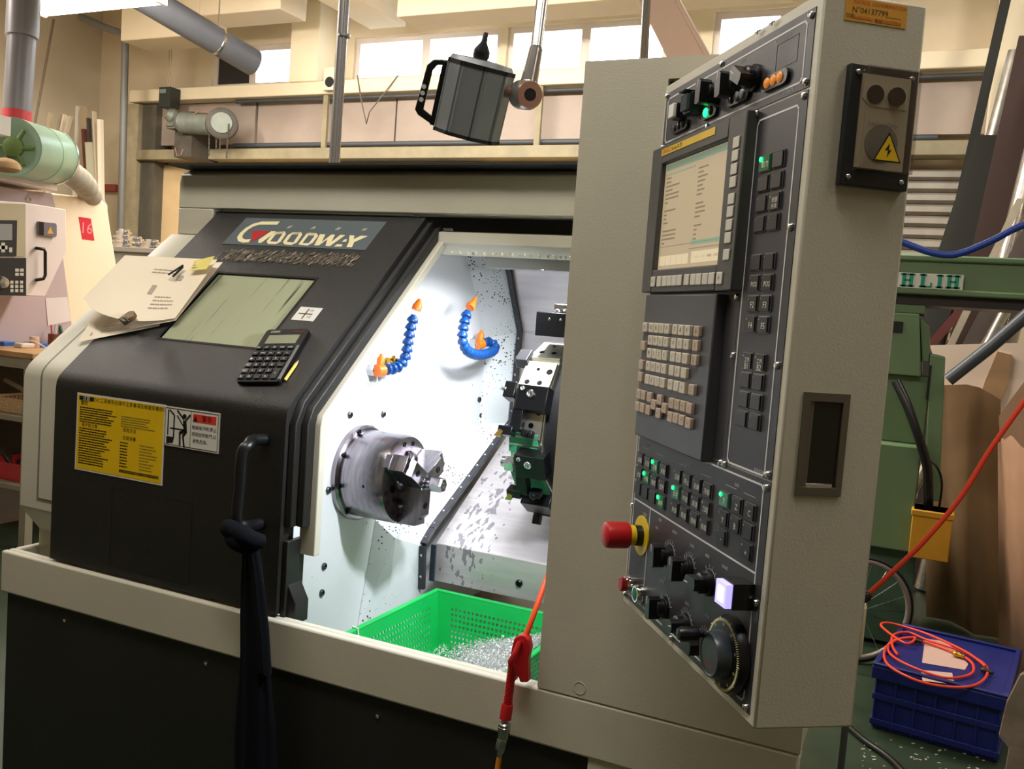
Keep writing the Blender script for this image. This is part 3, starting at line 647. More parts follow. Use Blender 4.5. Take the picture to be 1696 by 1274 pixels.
for s_ in ((.38, .70, .40, .42, .0048), (.37, .72, .24, .93, .0020), (.40, .70, .48, .86, .0020), (.38, .45, .30, .36, .0036), (.30, .38, .31, .06, .0024), (.42, .44, .36, .30, .0034), (.36, .3, .39, .02, .0024), (.08, .92, .08, .28, .0016), (.10, .92, .19, .80, .0018), (.19, .8, .19, .22, .0018), (.24, .8, .38, .52, .0014), (.12, .46, .38, .46, .0014)): seg2(*s_)
m.poly([Vector((x0+u*Wd, YD-.0024, z0+v*Hd)) for u, v in ((.06, .06), (.06, .24), (.20, .24), (.18, .09))][::-1], 1, (0, -1, 0), .0003)
m.build('warning_plate', [WLAB, BLK, mat('warn_red', '#d8362c', .4)], door, smooth=0)
# access panel outline, handle
m = MB(); a = fr(186, 806); b = fr(319, 831); zb = fr(186, 938).z; t_ = .0012
for (xa, xb, za, zb_) in ((a.x, b.x, a.z-t_, a.z), (a.x, b.x, zb, zb+t_), (a.x, a.x+t_, zb, a.z), (b.x-t_, b.x, zb, a.z)): m.box(xa, xb, YD-.0006, YD, za, zb_)
m.build('access_panel', mat('seam_dark', '#0a0a0a', .6), door)
h0 = onY(440, 728, YD); hx = h0.x; yh = 1.458
hb = onY(392, 872, yh); ht = onY(402, 742, yh)
pts = [(hx, YD, h0.z), (hx-.004, 1.492, h0.z+.001)]+[(ht.x+.004, yh+.012, ht.z+.004), (ht.x, yh, ht.z-.012)]+[((ht.x+hb.x)/2, yh, (ht.z+hb.z)/2), (hb.x, yh, hb.z+.015), (hb.x+.006, yh+.014, hb.z), (hx+.0, 1.50, hb.z-.006), (hx, YD, hb.z-.006)]
m = MB().tube(spline(pts, 6), .0125, 14); m.build('door_handle', BLK, door, smooth=60)
# ---- right front column with the recess for the swivelling control box
z0c, z1c = .828, 1.945; rx = onY(1093, 300, F).x; rz0 = onY(1022, 998, F).z; rz1 = onY(1093, 131, F).z
m = MB(); XR = -.14; xc0 = -.603; yb = 2.55
XB = -.40; yt_ = F+.03; H1 = [(xc0, z0c), (XR, z0c), (XR, z1c), (xc0, z1c)]; H2 = [(rx, rz0), (XR-.02, rz0), (XR-.02, rz1), (rx, rz1)]
for y_, fl in ((F, 0), (yt_, 1)):
    vs_ = [(x, y_, z) for x, z in H1+H2]; fs_ = [(i, (i+1) % 4, 4+(i+1) % 4, 4+i) for i in range(4)]; m.add(vs_, [f[::-1] for f in fs_] if fl else fs_)
for Q, fl in ((H1, 0), (H2, 1)):
    vs_ = [(x, F, z) for x, z in Q]+[(x, yt_, z) for x, z in Q]; fs_ = [(i, 4+i, 4+(i+1) % 4, (i+1) % 4) for i in range(4)]; m.add(vs_, [f[::-1] for f in fs_] if fl else fs_)
m.box(xc0+.001, rx-.002, yt_, yb, z0c, z1c-.001); m.box(rx-.002, XB, F+.16, yb, z0c, z1c-.001)
m.box(rx, XR-.001, yt_, F+.16, z0c, rz0-.001); m.box(rx, XR-.001, yt_, F+.16, rz1+.001, z1c-.001); m.box(XR-.012, XR-.001, yt_, F+.16, rz0, rz1); m.box(rx, XR-.001, F+.16, F+.165, z0c, z1c-.001)
col = m.build('front_column', GREY, LA)
m = MB(); m.box(rx+.0005, XR-.021, F+.150, F+.158, rz0+.002, rz1-.002); m.box(rx+.0005, rx+.004, F+.012, F+.15, rz0+.002, rz1-.002); m.build('recess_lining', BLKM, col)
m = MB(); cc = onY(960, 1140, F); m.lathe([(.0118, 0), (.0118, .0008), (.0108, .0010), (.0106, .0002), (.0001, .0002)], cc, (0, -1, 0), 28); m.build('hole_plug', GREY, col)
# ---------------------------------------------------------------- swivelling control box
PO = onY(1243, 1210, 1.05); PN = Vector((cos(PYAW), sin(PYAW), 0)); PU = Vector((-sin(PYAW), cos(PYAW), 0)); PZ = PO.z
PO = Vector((PO.x, PO.y, 0))
def pp(px, py, w=0):
    a = onp(px, py, PN, PN.dot(PO)-w); return ((a-PO).dot(PU), a.z)
def pf(u, z, w=0): return PO+PU*u+Vector((0, 0, z))-PN*w
# local frame: x to the panel's right (towards the near edge), y up, z outward
PT = basis(pf(0, 0), -PU, (0, 0, 1), -PN)
def M2(): m = MB(); m.T = PT.copy(); return m
Zb, Zt = PZ, 1.872
UW = .462
m = M2()
m.box(-UW, 0, Zb, Zt, -.13, -.004)
cp = m.build('control_box', GREY, LA, bevel=.003)
m = M2()
m.box(-.452, -.0125, 1.772, 1.858, -.012, -.003, 0); m.box(-.1335, -.0125, 1.334, 1.769, -.012, -.003, 0); m.box(-.452, -.0125, 1.060, 1.332, -.012, -.003, 0)
m.box(-.452, -.1345, 1.334, 1.769, -.012, -.003, 0)
def pl_(pts, wd=.0022, mi=1, w=-.003):
    for i in range(len(pts)-1):
        a, b = Vector((*pts[i], 0)), Vector((*pts[i+1], 0)); t = (b-a).normalized(); s_ = Vector((-t.y, t.x, 0))*wd/2; t = t*wd*.4
        m.poly([a-t+s_, a-t-s_, b+t-s_, b+t+s_], mi, (0, 0, 1), .0004) if False else m.add([(p.x, p.y, w) for p in (a-t-s_, b+t-s_, b+t+s_, a-t+s_)]+[(p.x, p.y, w+.0004) for p in (a-t-s_, b+t-s_, b+t+s_, a-t+s_)], [(4, 5, 6, 7), (0, 1, 5, 4), (1, 2, 6, 5), (2, 3, 7, 6), (3, 0, 4, 7)], mi)
def rrect(x0, x1, y0, y1, c=.005): return [(x0+c, y0), (x1-c, y0), (x1, y0+c), (x1, y1-c), (x1-c, y1), (x0+c, y1), (x0, y1-c), (x0, y0+c), (x0+c, y0)]
pl_(rrect(-.442, -.028, 1.781, 1.848)); pl_(rrect(-.1275, -.029, 1.336, 1.756)); pl_(rrect(-.445, -.028, 1.069, 1.325))
pl_([(-.445, 1.222), (-.028, 1.222)]); pl_([(-.372, 1.222), (-.372, 1.069)])
# printed scales and captions
def cap(x, y, n, wd=.003, h=.0035, mi=2):
    for i in range(n):
        m.box(x+i*wd*1.4, x+i*wd*1.4+wd, y, y+h*.3, -.003, -.0026, mi); m.box(x+i*wd*1.4, x+i*wd*1.4+wd*.3, y, y+h, -.003, -.0026, mi); m.box(x+i*wd*1.4, x+i*wd*1.4+wd, y+h*.75, y+h, -.003, -.0026, mi)
for (x, y, n) in ((-.41, 1.312, 3), (-.25, 1.311, 4), (-.10, 1.311, 3), (-.40, 1.206, 4), (-.335, 1.212, 3), (-.345, 1.198, 3), (-.28, 1.208, 4), (-.215, 1.205, 3), (-.165, 1.205, 3), (-.115, 1.205, 4), (-.405, 1.132, 2), (-.31, 1.128, 4), (-.30, 1.135, 3), (-.215, 1.125, 3), (-.15, 1.13, 3), (-.055, 1.338, 6), (-.07, 1.775, 6), (-.09, 1.063, 7), (-.25, 1.841, 3), (-.31, 1.841, 3), (-.195, 1.841, 4), (-.10, 1.842, 3), (-.075, 1.842, 3)):
    cap(x, y, n)
for (a, b, y) in ((-.43, -.34, 1.307), (-.28, -.17, 1.307), (-.125, -.045, 1.307)): m.box(a, a+.03, y, y+.0008, -.003, -.0027, 2); m.box(b-.03, b, y, y+.0008, -.003, -.0027, 2)
pl_([(-.095, 1.808), (-.045, 1.808), (-.045, 1.838), (-.095, 1.838), (-.095, 1.808)], .001, 3)
def scale(cx_, cy_, r, a0, a1, n):
    for i in range(n):
        a = radians(a0+(a1-a0)*i/(n-1)); c, s_ = cos(a), sin(a); L_ = .004
        p, q = (cx_+r*c, cy_+r*s_), (cx_+(r+L_)*c, cy_+(r+L_)*s_); pl_([p, q], .0008, 2)
fp = m.build('operator_panel', [PANEL, LINE, PRINT, BEZ], LA, smooth=0)
def onpanel(px, py, w): u, z = pp(px, py, w); return -u, z
for (x, y) in ((-.447, 1.854), (-.02, 1.851), (-.45, 1.776), (-.02, 1.779), (-.02, 1.764), (-.25, 1.855), (-.28, 1.777), (-.02, 1.34), (-.02, 1.325), (-.1325, 1.7665), (-.1410, 1.542), (-.1360, 1.4696), (-.022, 1.62), (-.022, 1.465), (-.1335, 1.332), (-.1450, 1.332), (-.45, 1.33), (-.45, 1.064), (-.02, 1.066), (-.02, 1.19), (-.25, 1.064), (-.45, 1.21)):
    m = M2(); m.lathe([(.0048, -.003), (.0048, -.0015), (.0035, .0006), (.0001, .0012)], (x, y, 0), (0, 0, 1), 12); m.build('panel_screw', STEEL, fp)
# screen unit
SU0, SU1 = -.4515, -.1300
m = M2()
sx0, sx1, sz0, sz1 = -.410, -.178, 1.583, 1.743; w0, w1 = -.005, .012
m.box(SU0, sx0, 1.549, 1.770, w0, w1); m.box(sx1, SU1, 1.549, 1.770, w0, w1); m.box(sx0, sx1, 1.549, sz0, w0, w1); m.box(sx0, sx1, sz1, 1.770, w0, w1); m.box(sx0, sx1, sz0, sz1, w0, w1-.009)
su = m.build('screen_unit', BEZ, LA, bevel=.002)
m = M2(); h = w1-.009
m.box(sx0+.001, sx1-.001, sz0+.001, sz1-.001, h, h+.001, 0)
def sb(x0, x1, y0, y1, mi): m.box(sx0+x0*(sx1-sx0), sx0+x1*(sx1-sx0), sz0+y0*(sz1-sz0), sz0+y1*(sz1-sz0), h+.001, h+.0013, mi)
sb(0.02, .98, .93, .985, 1); sb(.02, .5, .885, .895, 1); sb(.52, .98, .20, .235, 1); sb(0.02, .98, .215, .219, 2); sb(.02, .5, .04, .13, 3); sb(.55, .98, .04, .14, 3); sb(.5, .98, .165, .17, 2)
rnd = random.Random(11)
for i in range(17):
    y = .85-i*.038
    if i in (7, 12): continue
    x = .04; L_ = rnd.choice((.08, .14, .22, .12, .26)); 
    while x < L_: sb(x, x+.012, y, y+.014, 2); x += .016
    x = .55; L_ = .55+rnd.choice((.04, .10, .18, .08, .14))
    while x < L_: sb(x, x+.012, y, y+.014, 2); x += .016
for i in range(5): sb(.03+i*.095, .033+i*.095, .04, .13, 2)
for i in range(4): sb(.60+i*.09, .66+i*.09, .08, .10, 2)
m.build('display', [mat('lcd_cream', '#9c8f76', .3, emit='#d8c09c', es=.33), mat('lcd_teal', '#8aa892', .3, emit='#98b49c', es=.25), mat('lcd_ink', '#7d7260', .3, emit='#a08f74', es=.25), mat('lcd_pale', '#d8cdb0', .3, emit='#e8d4ac', es=.33)], su, smooth=0)
m = M2()
m.box(-.410, -.218, 1.7545, 1.7645, w1, w1+.0008, 0)
m.text('FANUC', Matrix.Translation((-.390, 1.7595, w1+.001)), .0098, 1); m.text('Series 0i-TF', Matrix.Translation((-.350, 1.7595, w1+.001)), .0085, 2)
m.build('series_strip', [mat('strip_yellow', '#e9bf1c', .4), mat('strip_red', '#c8341c', .4), BLK], su, smooth=0)
SK = mat('softkey', '#d2cec0', .5)
def key(nm, x, y, sx, sy, w, h, mats, par, txt=None, ts=.008, var=None):
    k = M2(); k.box(x-sx/2, x+sx/2, y-sy/2, y+sy/2, w, w+h, 0)
    if txt: k.text(txt, Matrix.Translation((x, y, w+h+.0003)), ts, 1)
    return k.build(nm, mats, par, bevel=.0012, smooth=0)
# soft keys below and beside the screen: built once, then copied along the row
kb = key('soft_key', 0, 1.5650, .0175, .0155, w1, .002, [SK], su)
bx = [-.3745, -.3530, -.3340, -.3150, -.2960, -.2700, -.2480, -.2290, -.2080, -.1880]
k0 = Vector(kb.location)
for i, x in enumerate(bx):
    o = kb if i == 0 else kb.copy()
    if i: COL.objects.link(o)
    o.location = k0+(-PU)*x
key('soft_key', -.4000, 1.5650, .0175, .0155, w1, .002, [SK, BLK], su, '<', .010); key('soft_key', -.1640, 1.5650, .0175, .0155, w1, .002, [SK, BLK], su, '>', .010)
for i in range(9):
    o = kb.copy(); COL.objects.link(o); o.location = k0+(-PU)*(-.1495)+Vector((0, 0, (1.7327, 1.7165, 1.7000, 1.6840, 1.6632, 1.6475, 1.631, 1.6150, 1.5940)[i]-1.5650))
    o.scale = (1, 1, .9)
# keyboard unit
m = M2(); m.box(-.4285, -.1718, 1.327, 1.5455, w0, w1)
kbu = m.build('keyboard_unit', mat('keyboard_plate', '#45464b', .45, var=.05), LA, bevel=.002)
KX = [-.4086, -.3809, -.3600, -.3392, -.3180, -.2877, -.2660, -.2434, -.2125]
rows = ['RONGP789A', ' XZQC456I', ' MSTK123D', ' FDHV-0.', ' IKJE=/+C']
for r_, (s_, z) in enumerate(zip(rows, (1.4955, 1.4766, 1.4572, 1.4377, 1.4175))):
    for i, ch in enumerate(s_):
        if ch != ' ': key('letter_key', KX[i], z, .0185, .0148, w1, .0055, [KEYP if i == 8 else KEYC, KINK], kbu, ch, .009)
for px, py in ((1069.5, 573), (1066.5, 604), (1064.8, 624.6)):
    x, z = onpanel(px, py, w1); key('letter_key', x, z, .0185, .0148, w1, .0055, [KEYP, KINK], kbu, '-', .009)
for cx_, cy_ in ((75, 808), (122, 820), (182, 838), (62, 930), (110, 945), (168, 968), (225, 915), (285, 865), (333, 950), (272, 1000), (405, 900), (462, 915), (522, 930), (585, 952), (392, 1037), (448, 1050), (508, 1070), (575, 1100)):
    x, z = onpanel(1050+cx_/6.069, 520+cy_/6.069, w1); key('letter_key', x, z, .0185, .0148, w1, .0055, [KEYP, KINK], kbu, '=', .009)
# clear-capped push buttons
CFR = mat('button_frame', '#4b4d52', .3); CAP = mat('button_cap', '#1a1b1d', .4); GCAP = mat('button_cap_lit', '#123c28', .2, emit='#0f8a48', es=.12)
LEG = mat('button_legend', '#dfe0cc', .4)
def button(x, z, txt=None, lit=False, sx=.0275, sy=.0205):
    k = M2(); k.box(x-sx/2, x+sx/2, z-sy/2, z+sy/2, -.003, -.0012, 5)
    k.box(x-sx/2+.0014, x+sx/2-.0014, z-sy/2+.0012, z+sy/2-.0012, -.0012, .0008, 3 if lit else 0)
    if txt:
        for i, t in enumerate(txt.split('|')): k.text(t, Matrix.Translation((x+.003, z-.002-.0075*i+(.003 if '|' in txt else 0), .0011)), .0105 if (len(t) < 3 and ord(t[0]) < 999) else (.0088 if '|' not in txt else .0068), 1)
    if lit: k.lathe([(.0030, .0008), (.0030, .0022), (.0001, .003)], (x-sx*.28, z+sy*.25, 0), (0, 0, 1), 10, 2)
    else: k.lathe([(.0014, .0008), (.0001, .0013)], (x-sx*.3, z+sy*.28, 0), (0, 0, 1), 8, 4)
    k.build('push_button', [CAP, LEG, GLED, GCAP, PRINT, CFR], fp, bevel=.0008, smooth=0)
zr = [1.7005, 1.6765, 1.6525, 1.6285, 1.583, 1.5585, 1.534, 1.5095, 1.465, 1.4415, 1.418, 1.3945]
tx = {(0, 0): '動力', (2, 1): '夾頭|外夾', (5, 0): 'POS', (5, 1): 'POS', (6, 0): 'F2', (6, 1): 'F3', (7, 0): 'F4', (7, 1): 'F5', (8, 0): '工件|B1', (8, 1): '工件|B2'}
for i, z in enumerate(zr):
    for j, x in enumerate((-.0945, -.0625)): button(x, z, tx.get((i, j)), (i, j) == (0, 0))
cn = ['編輯', '記憶', '手動', '自動', '回零', '手輪', '單節', '空跑', None, None, None, '選停']
for i, z in enumerate((1.2885, 1.265, 1.2415)):
    for j, x in enumerate((-.4275, -.3945, -.3625, -.3285)): button(x, z, cn[i*4+j], (i, j) in ((0, 2), (1, 1), (2, 3)))
cn = ['正轉', '停止', '反轉', '冷卻', '低速', '中速', '高速', '刀塔', '夾頭', '尾座', '照明', '排屑']
for i, z in enumerate((1.2900, 1.2665, 1.2430)):
    for j, x in enumerate((-.275, -.241, -.207, -.1735)): button(x, z, cn[i*4+j], (i, j) == (1, 0))
for (i, j), t, l in (((0, 0), 'X', 1), ((0, 1), 'Z', 0), ((0, 2), 'C', 0), ((1, 0), 'Y', 0), ((1, 1), 'B', 0), ((1, 2), None, 0), ((2, 0), '-', 0), ((2, 2), '+', 0)):
    button((-.121, -.087, -.053)[j], (1.2893, 1.2655, 1.242)[i], t, bool(l))
# rotary knobs
def knob(x, z, ang, scale_n=9, r=.0135, ln=.025, big=False):
    k = M2(); k.lathe([(r+.003, -.003), (r+.003, .002), (r, .003), (r, .012), (r*.8, .014)], (x, z, 0), (0, 0, 1), 24, 0)
    T0 = k.T.copy(); k.T = T0 @ Matrix.Translation((x, z, 0)) @ Matrix.Rotation(radians(ang), 4, 'Z')
    k.prism([(-.0145, -.0075), (-.0165, 0), (-.0145, .0075), (.0125, .0090), (.0170, .004), (.0170, -.004), (.0125, -.0090)], 'z', .008, ln, 0); k.box(.006, .0165, -.0008, .0008, ln, ln+.0004, 1)
    k.T = T0; k.build('rotary_knob', [BLK, LINE], fp, bevel=.0015)
global_m = m
kn = [onpanel(1086, 921, .018), onpanel(1117, 943, .018), onpanel(1150, 966, .018), onpanel(1079, 1007, .018), onpanel(1112, 1036, .018), onpanel(1143, 1068, .018)]
for (x, z), a in zip(kn, (100, 95, 185, 100, 15, 170)):
    knob(x, z, a)
    m = M2(); scale(x, z, .020, 20, 160 if a != 185 else 240, 9)
    pl_([(x+.0185*cos(radians(t)), z+.0185*sin(radians(t))) for t in range(20, 200, 12)], .0006, 2)
    m.build('knob_scale', [PANEL, LINE, PRINT], fp, smooth=0)
for (px, py, a) in ((1163, 153, 90), (1196, 141, 95), (1226, 126, 150)):
    x, z = onpanel(px, py, .018); knob(x, z, a)
# square lamps and switches in the top row
x, z = onpanel(1112, 184, .02); k = M2(); k.box(x-.011, x+.011, z-.011, z+.011, -.003, .016, 1); k.box(x-.010, x+.010, z-.010, z+.010, .016, .021, 0); k.build('square_button', [WHITEP, BLK], fp, bevel=.001)
x, z = onpanel(1134, 170, .02); k = M2(); k.box(x-.014, x+.014, z-.014, z+.014, -.003, .016, 0); k.box(x-.011, x+.011, z-.011, z+.011, .016, .022, 1); k.box(x-.012, x+.012, z+.0145, z+.0165, .002, .026, 0); k.build('square_button', [BLK, mat('smoky_cap', '#4b5058', .15)], fp, bevel=.001)
def pill(px, py, n, mats, lit):
    x, z = onpanel(px, py, 0); k = M2(); wd = .0155*n
    k.prism([(x-wd/2, z-.009), (x+wd/2, z-.009)]+arc(x+wd/2, z, .009, -90, 90, 6)[1:]+[(x-wd/2, z+.009)]+arc(x-wd/2, z, .009, 90, 270, 6)[1:-1], 'z', -.003, .0015, 0)
    for i in range(n): k.lathe([(.0062, .0015), (.0062, .003), (.0048, .0042), (.0001, .0046)], (x-wd/2+.0155*(i+.5), z, 0), (0, 0, 1), 16, 2 if i in lit else 1)
    k.build('indicator_lamp', mats, fp)
LENS = mat('dark_lens', '#3c3d42', .15); ORL = mat('amber_lens', '#d08a4a', .3, emit='#ff9a40', es=.25)
pill(1126, 208, 3, [BLK, LENS, LENS], ()); pill(1175, 185, 2, [BLK, LENS, GLED], (0,)); pill(1222, 160, 3, [BLK, LENS, mat('grey_lens', '#9a9aa0', .2)], (1, 2)); pill(1283, 133, 3, [BLK, ORL, ORL], (0, 1, 2))
# emergency stop
x, z = onpanel(1060, 887, .0); k = M2()
k.lathe([(.031, -.003), (.031, -.001), (.0001, -.001)], (x, z, 0), (0, 0, 1), 40, 1)
k.lathe([(.016, -.001), (.016, .010)], (x, z, 0), (0, 0, 1), 28, 2); k.lathe([(.0155, .010), (.0165, .022)], (x, z, 0), (0, 0, 1), 28, 1)
k.lathe([(.0195, .020), (.0205, .024), (.0208, .050), (.0195, .056), (.015, .059), (.0001, .060)], (x, z, 0), (0, 0, 1), 40, 0)
k.build('emergency_stop', [REDP, mat('stop_yellow', '#e6c81c', .4), BLK], fp)
for px, py, nm, mt in ((1036, 968, 'red_button', REDP), (1052, 984, 'green_button', mat('button_green', '#1d7a52', .35))):
    x, z = onpanel(px, py, .008); k = M2(); k.lathe([(.0145, -.003), (.0145, .006), (.0125, .009), (.0105, .009)], (x, z, 0), (0, 0, 1), 28, 1)
    k.lathe([(.0105, .004), (.0108, .016 if 'red' in nm else .0085), (.0095, .0175 if 'red' in nm else .0095), (.0001, .018 if 'red' in nm else .0098)], (x, z, 0), (0, 0, 1), 28, 0)
    k.build('round_button', [mt, CHROME], fp)
x, z = onpanel(1196, 983, .030); k = M2(); k.box(x-.0155, x+.0155, z-.0155, z+.0155, -.003, .024, 1); k.box(x-.014, x+.014, z-.014, z+.014, .024, .032, 0); k.box(x-.0075, x+.0075, z-.009, z+.009, .0321, .0325, 2)
k.build('lit_button', [mat('lamp_blue_white', '#c9c4f4', .3, emit='#9a92ff', es=1.2), BLK, mat('lamp_core', '#ffffff', .3, emit='#f4f2ff', es=3)], fp, bevel=.001)
# hand wheel
x, z = onpanel(1200, 1084, .008); k = M2()
k.lathe([(.047, -.003), (.047, .004), (.044, .010), (.033, .012)], (x, z, 0), (0, 0, 1), 56, 0)
k.lathe([(.029, .010), (.0275, .026), (.026, .029), (.024, .029), (.023, .028), (.0001, .028)], (x, z, 0), (0, 0, 1), 48, 1)
T0 = k.T.copy()
for i in range(100):
    a = 2*pi*i/100; L_ = .0035 if i % 10 else .005; k.T = T0 @ Matrix.Translation((x, z, .0)) @ Matrix.Rotation(a, 4, 'Z'); k.box(.0395, .0395+L_, -.0003, .0003, .0105, .0117, 2)
k.T = T0
for i in range(10):
    a = radians(36*i+20); k.text(str(i*10), Matrix.Translation((x+.0375*cos(a)*.98, z+.0375*sin(a)*.98, .0123)), .005, 2)
k.text('PULSE', Matrix.Translation((x, z-.012, .0285)), .008, 3)
hw = k.build('hand_wheel', [BLK, mat('wheel_face', '#3b444a', .3), mat('scale_yellow', '#d8d2a0', .4), mat('wheel_red', '#a03a3a', .4)], fp)
k = M2(); hxx, hzz = x-.020, z+.018
k.lathe([(.006, .040), (.006, .048), (.009, .052), (.0105, .072), (.008, .078), (.0001, .079)], (hxx, hzz, 0), (0, 0, 1), 20); k.build('crank_grip', BLK, hw) if False else None
k = M2(); k.lathe([(.0045, .027), (.0045, .034), (.0085, .037), (.0095, .056), (.007, .061), (.0001, .062)], (hxx, hzz, 0), (0, 0, 1), 20); k.build('wheel_crank', BLK, fp)
# ---- side face: sticker, socket, recessed pull
ST = basis(PO, PN, (0, 0, 1), -PU)
def sd(px, py, w=0):
    a = onp(px, py, PU, PU.dot(PO)-w); return ((a-PO).dot(PN), a.z)
a, b = sd(1401, 0)[0], sd(1502, 20)[0]; z1 = 1.868; z0 = sd(1400, 33)[1]
k = MB(); k.T = ST; k.box(a, b, z0, z1, 0, .0008, 0)
k.text('N°04137799', Matrix.Translation((a+.030, z1-.0125, .0011)), .0085, 1)
k.text('PATROL CONFIRMATION', Matrix.Translation(((a+b)/2+.004, z1-.004, .0011)), .0056, 2)
k.text('日期', Matrix.Translation((a+.006, z1-.0195, .0011)), .005, 1); k.text('檢查', Matrix.Translation((a+.041, z1-.0215, .0011)), .005, 1)
k.text('★未經許可禁止 擅自拆除本標籤★', Matrix.Translation(((a+b)/2, z0+.004, .0011)), .0042, 2)
for (u0, u1, zz) in ((.05, .068, z1-.0155), (.010, .034, z1-.0215), (.046, .068, z1-.0225)): k.box(a+u0, a+u1, zz, zz+.0005, .0008, .001, 3)
k.build('orange_sticker', [mat('sticker_amber', '#d79a26', .4), mat('sticker_ink', '#3a2c14', .5), mat('sticker_red', '#c8501e', .5), mat('sticker_line', '#8a6a20', .5)], cp, smooth=0)
A = sd(1397, 108); B = sd(1514, 121); Cc = sd(1378, 305)
x0, x1, z1, z0 = .0385, .1215, 1.797, 1.667
k = MB(); k.T = ST; k.box(x0, x1, z0, z1, 0, .010, 0)
for (x, z) in ((x0+.009, z0+.009), (x1-.009, z0+.009), (x0+.009, z1-.009), (x1-.009, z1-.009)): k.lathe([(.0032, .010), (.0028, .0125), (.0001, .0128)], (x, z, 0), (0, 0, 1), 12, 1)
so = k.build('socket_frame', [mat('socket_dark', '#23282b', .35), STEEL], cp, bevel=.0015)
k = MB(); k.T = ST; k.box(x0+.014, x1-.010, z0+.020, z1-.010, .010, .012, 0)
T0 = k.T.copy(); xc_ = (x0+x1)/2+.002
k.prism([(xc_-.028, z1-.022), (xc_-.028, z1-.036), (xc_-.018, z1-.044), (xc_+.026, z1-.044), (xc_+.026, z1-.020), (xc_-.022, z1-.018)], 'z', .012, .0126, 5)
k.lathe([(.010, .0126), (.010, .014)], (xc_-.013, z1-.031, 0), (0, 0, 1), 20, 1); k.lathe([(.010, .0126), (.010, .016)], (xc_+.012, z1-.031, 0), (0, 0, 1), 20, 1)
k.lathe([(.020, .012), (.020, .0128)], (xc_, z0+.048, 0), (0, 0, 1), 32, 2)
k.text('Laptop Only', Matrix.Translation((xc_, z1-.062, .0128)), .007, 2)
k.build('socket_plate', [mat('socket_plate_cream', '#c0b498', .5), BLK, mat('socket_grey', '#7b786c', .5), YEL, BLK, mat('socket_light', '#c9bda2', .5)], so, smooth=30)
k = MB(); k.T = ST; hh = .026; xa, xb, za, zb = x0+.012, x1-.006, z0+.016, z1-.004
k.box(xa, xb, za, zb, hh-.0015, hh); k.box(xa, xa+.0015, za, zb, .010, hh-.0015); k.box(xb-.0015, xb, za, zb, .010, hh-.0015); k.box(xa, xb, zb-.0015, zb, .010, hh-.0015); k.box(xa, xb, za, za+.0015, .010, hh-.0015)
smk = mat('smoked_clear', '#6a5a48', .08); b_ = smk.node_tree.nodes['Principled BSDF']; b_.inputs['Alpha'].default_value = .17; b_.inputs['Coat Weight'].default_value = .5
k.build('clear_flap', smk, so, bevel=.0008)
k = MB(); k.T = ST; tz = z0+.026; k.poly([Vector((xc_-.017, tz, hh)), Vector((xc_+.017, tz, hh)), Vector((xc_, tz+.032, hh))], 0, (0, 0, 1), .0004); k.poly([Vector((xc_-.0145, tz+.0015, hh+.0004)), Vector((xc_+.0145, tz+.0015, hh+.0004)), Vector((xc_, tz+.0285, hh+.0004))], 1, (0, 0, 1), .0003)
k.poly([Vector((xc_+u, tz+v, hh+.0007)) for u, v in ((.001, .020), (-.004, .012), (0, .0125), (-.001, .005), (.004, .013), (.0008, .0125))], 0, (0, 0, 1), .0002)
k.build('shock_symbol', [BLK, YEL], so, smooth=0)
x0, x1, z1, z0 = .0255, .0825, 1.438, 1.321
GM = mat('pull_gunmetal', '#6a6458', .35, .4)
k = MB(); k.T = ST; f_ = .010
for (a, b, c, d) in ((x0, x1, z0, z0+f_), (x0, x1, z1-f_, z1), (x0, x0+f_*.8, z0+f_, z1-f_), (x1-f_*.8, x1, z0+f_, z1-f_)): k.box(a, b, c, d, 0, .003, 0)
k.box(x0+f_*.8, x1-f_*.8, z0+f_, z1-f_, 0, .0006, 1); k.box(x0+f_*.8, x0+f_*.8+.006, z0+f_, z1-f_, .0006, .0012, 0); k.box(x0+.012, x1-.012, z0+f_, z0+f_+.004, .0006, .002, 2)
k.build('recessed_pull', [GM, mat('pull_dark', '#2c2a26', .4, .4), STEEL], cp, bevel=.001)
k = MB(); k.T = PT; k.box(-.10, -.099, 1.80, 1.803, 0, .001); 
k = MB(); k.T = basis(pf(0, 0), -PU, (0, 0, 1), -PN)
for px, py in ((1255, 52), (1279, 37)):
    u, z = pp(px, py, 0); k.box(-u-.008, -u+.008, z-.0008, z+.0008, 0, .0004); k.box(-u-.0012, -u+.0012, z-.004, z+.004, 0, .0004)
k.build('pen_mark', mat('marker_ink', '#3a3a3a', .6), cp, smooth=0)
# swivel hinge joining the control box to the column recess
m = MB(); a = pf(.43, Zb+.20, -.11); m.box(a.x-.03, a.x+.06, a.y, F+.16, Zb+.10, Zb+.22); m.box(a.x-.03, a.x+.06, a.y, F+.16, Zt-.25, Zt-.12); m.build('swivel_hinge', GREYD, cp)
# ---------------------------------------------------------------- loose things on and around the lathe
# calculator lying on the sloping door
DT = basis(sl(0, 0), (1, 0, 0), SD, SN)
cb_ = slp(398, 636); ct_ = slp(448, 547)
xl_, xr_ = -1.383, -1.267; s0_, s1_ = .030, .203
ang = atan2((-1.2935-(-1.2665)), .165)
pl0 = Vector(((xl_+xr_)/2, s0_, 0))
CT = DT @ Matrix.Translation((-1.3365, .1165, 0)) @ Matrix.Rotation(radians(8), 4, 'Z')
hwx, hwy = .056, .086
def rr_prism(m, x0, x1, y0, y1, r, z0, z1, mi): m.prism(arc(x1-r, y0+r, r, -90, 0)+arc(x1-r, y1-r, r, 0, 90)+arc(x0+r, y1-r, r, 90, 180)+arc(x0+r, y0+r, r, 180, 270), 'z', z0, z1, mi)
ca = thing('calculator', 'black pocket calculator lying on the sloping door below the white cross sticker', 'calculator', CT.to_translation())
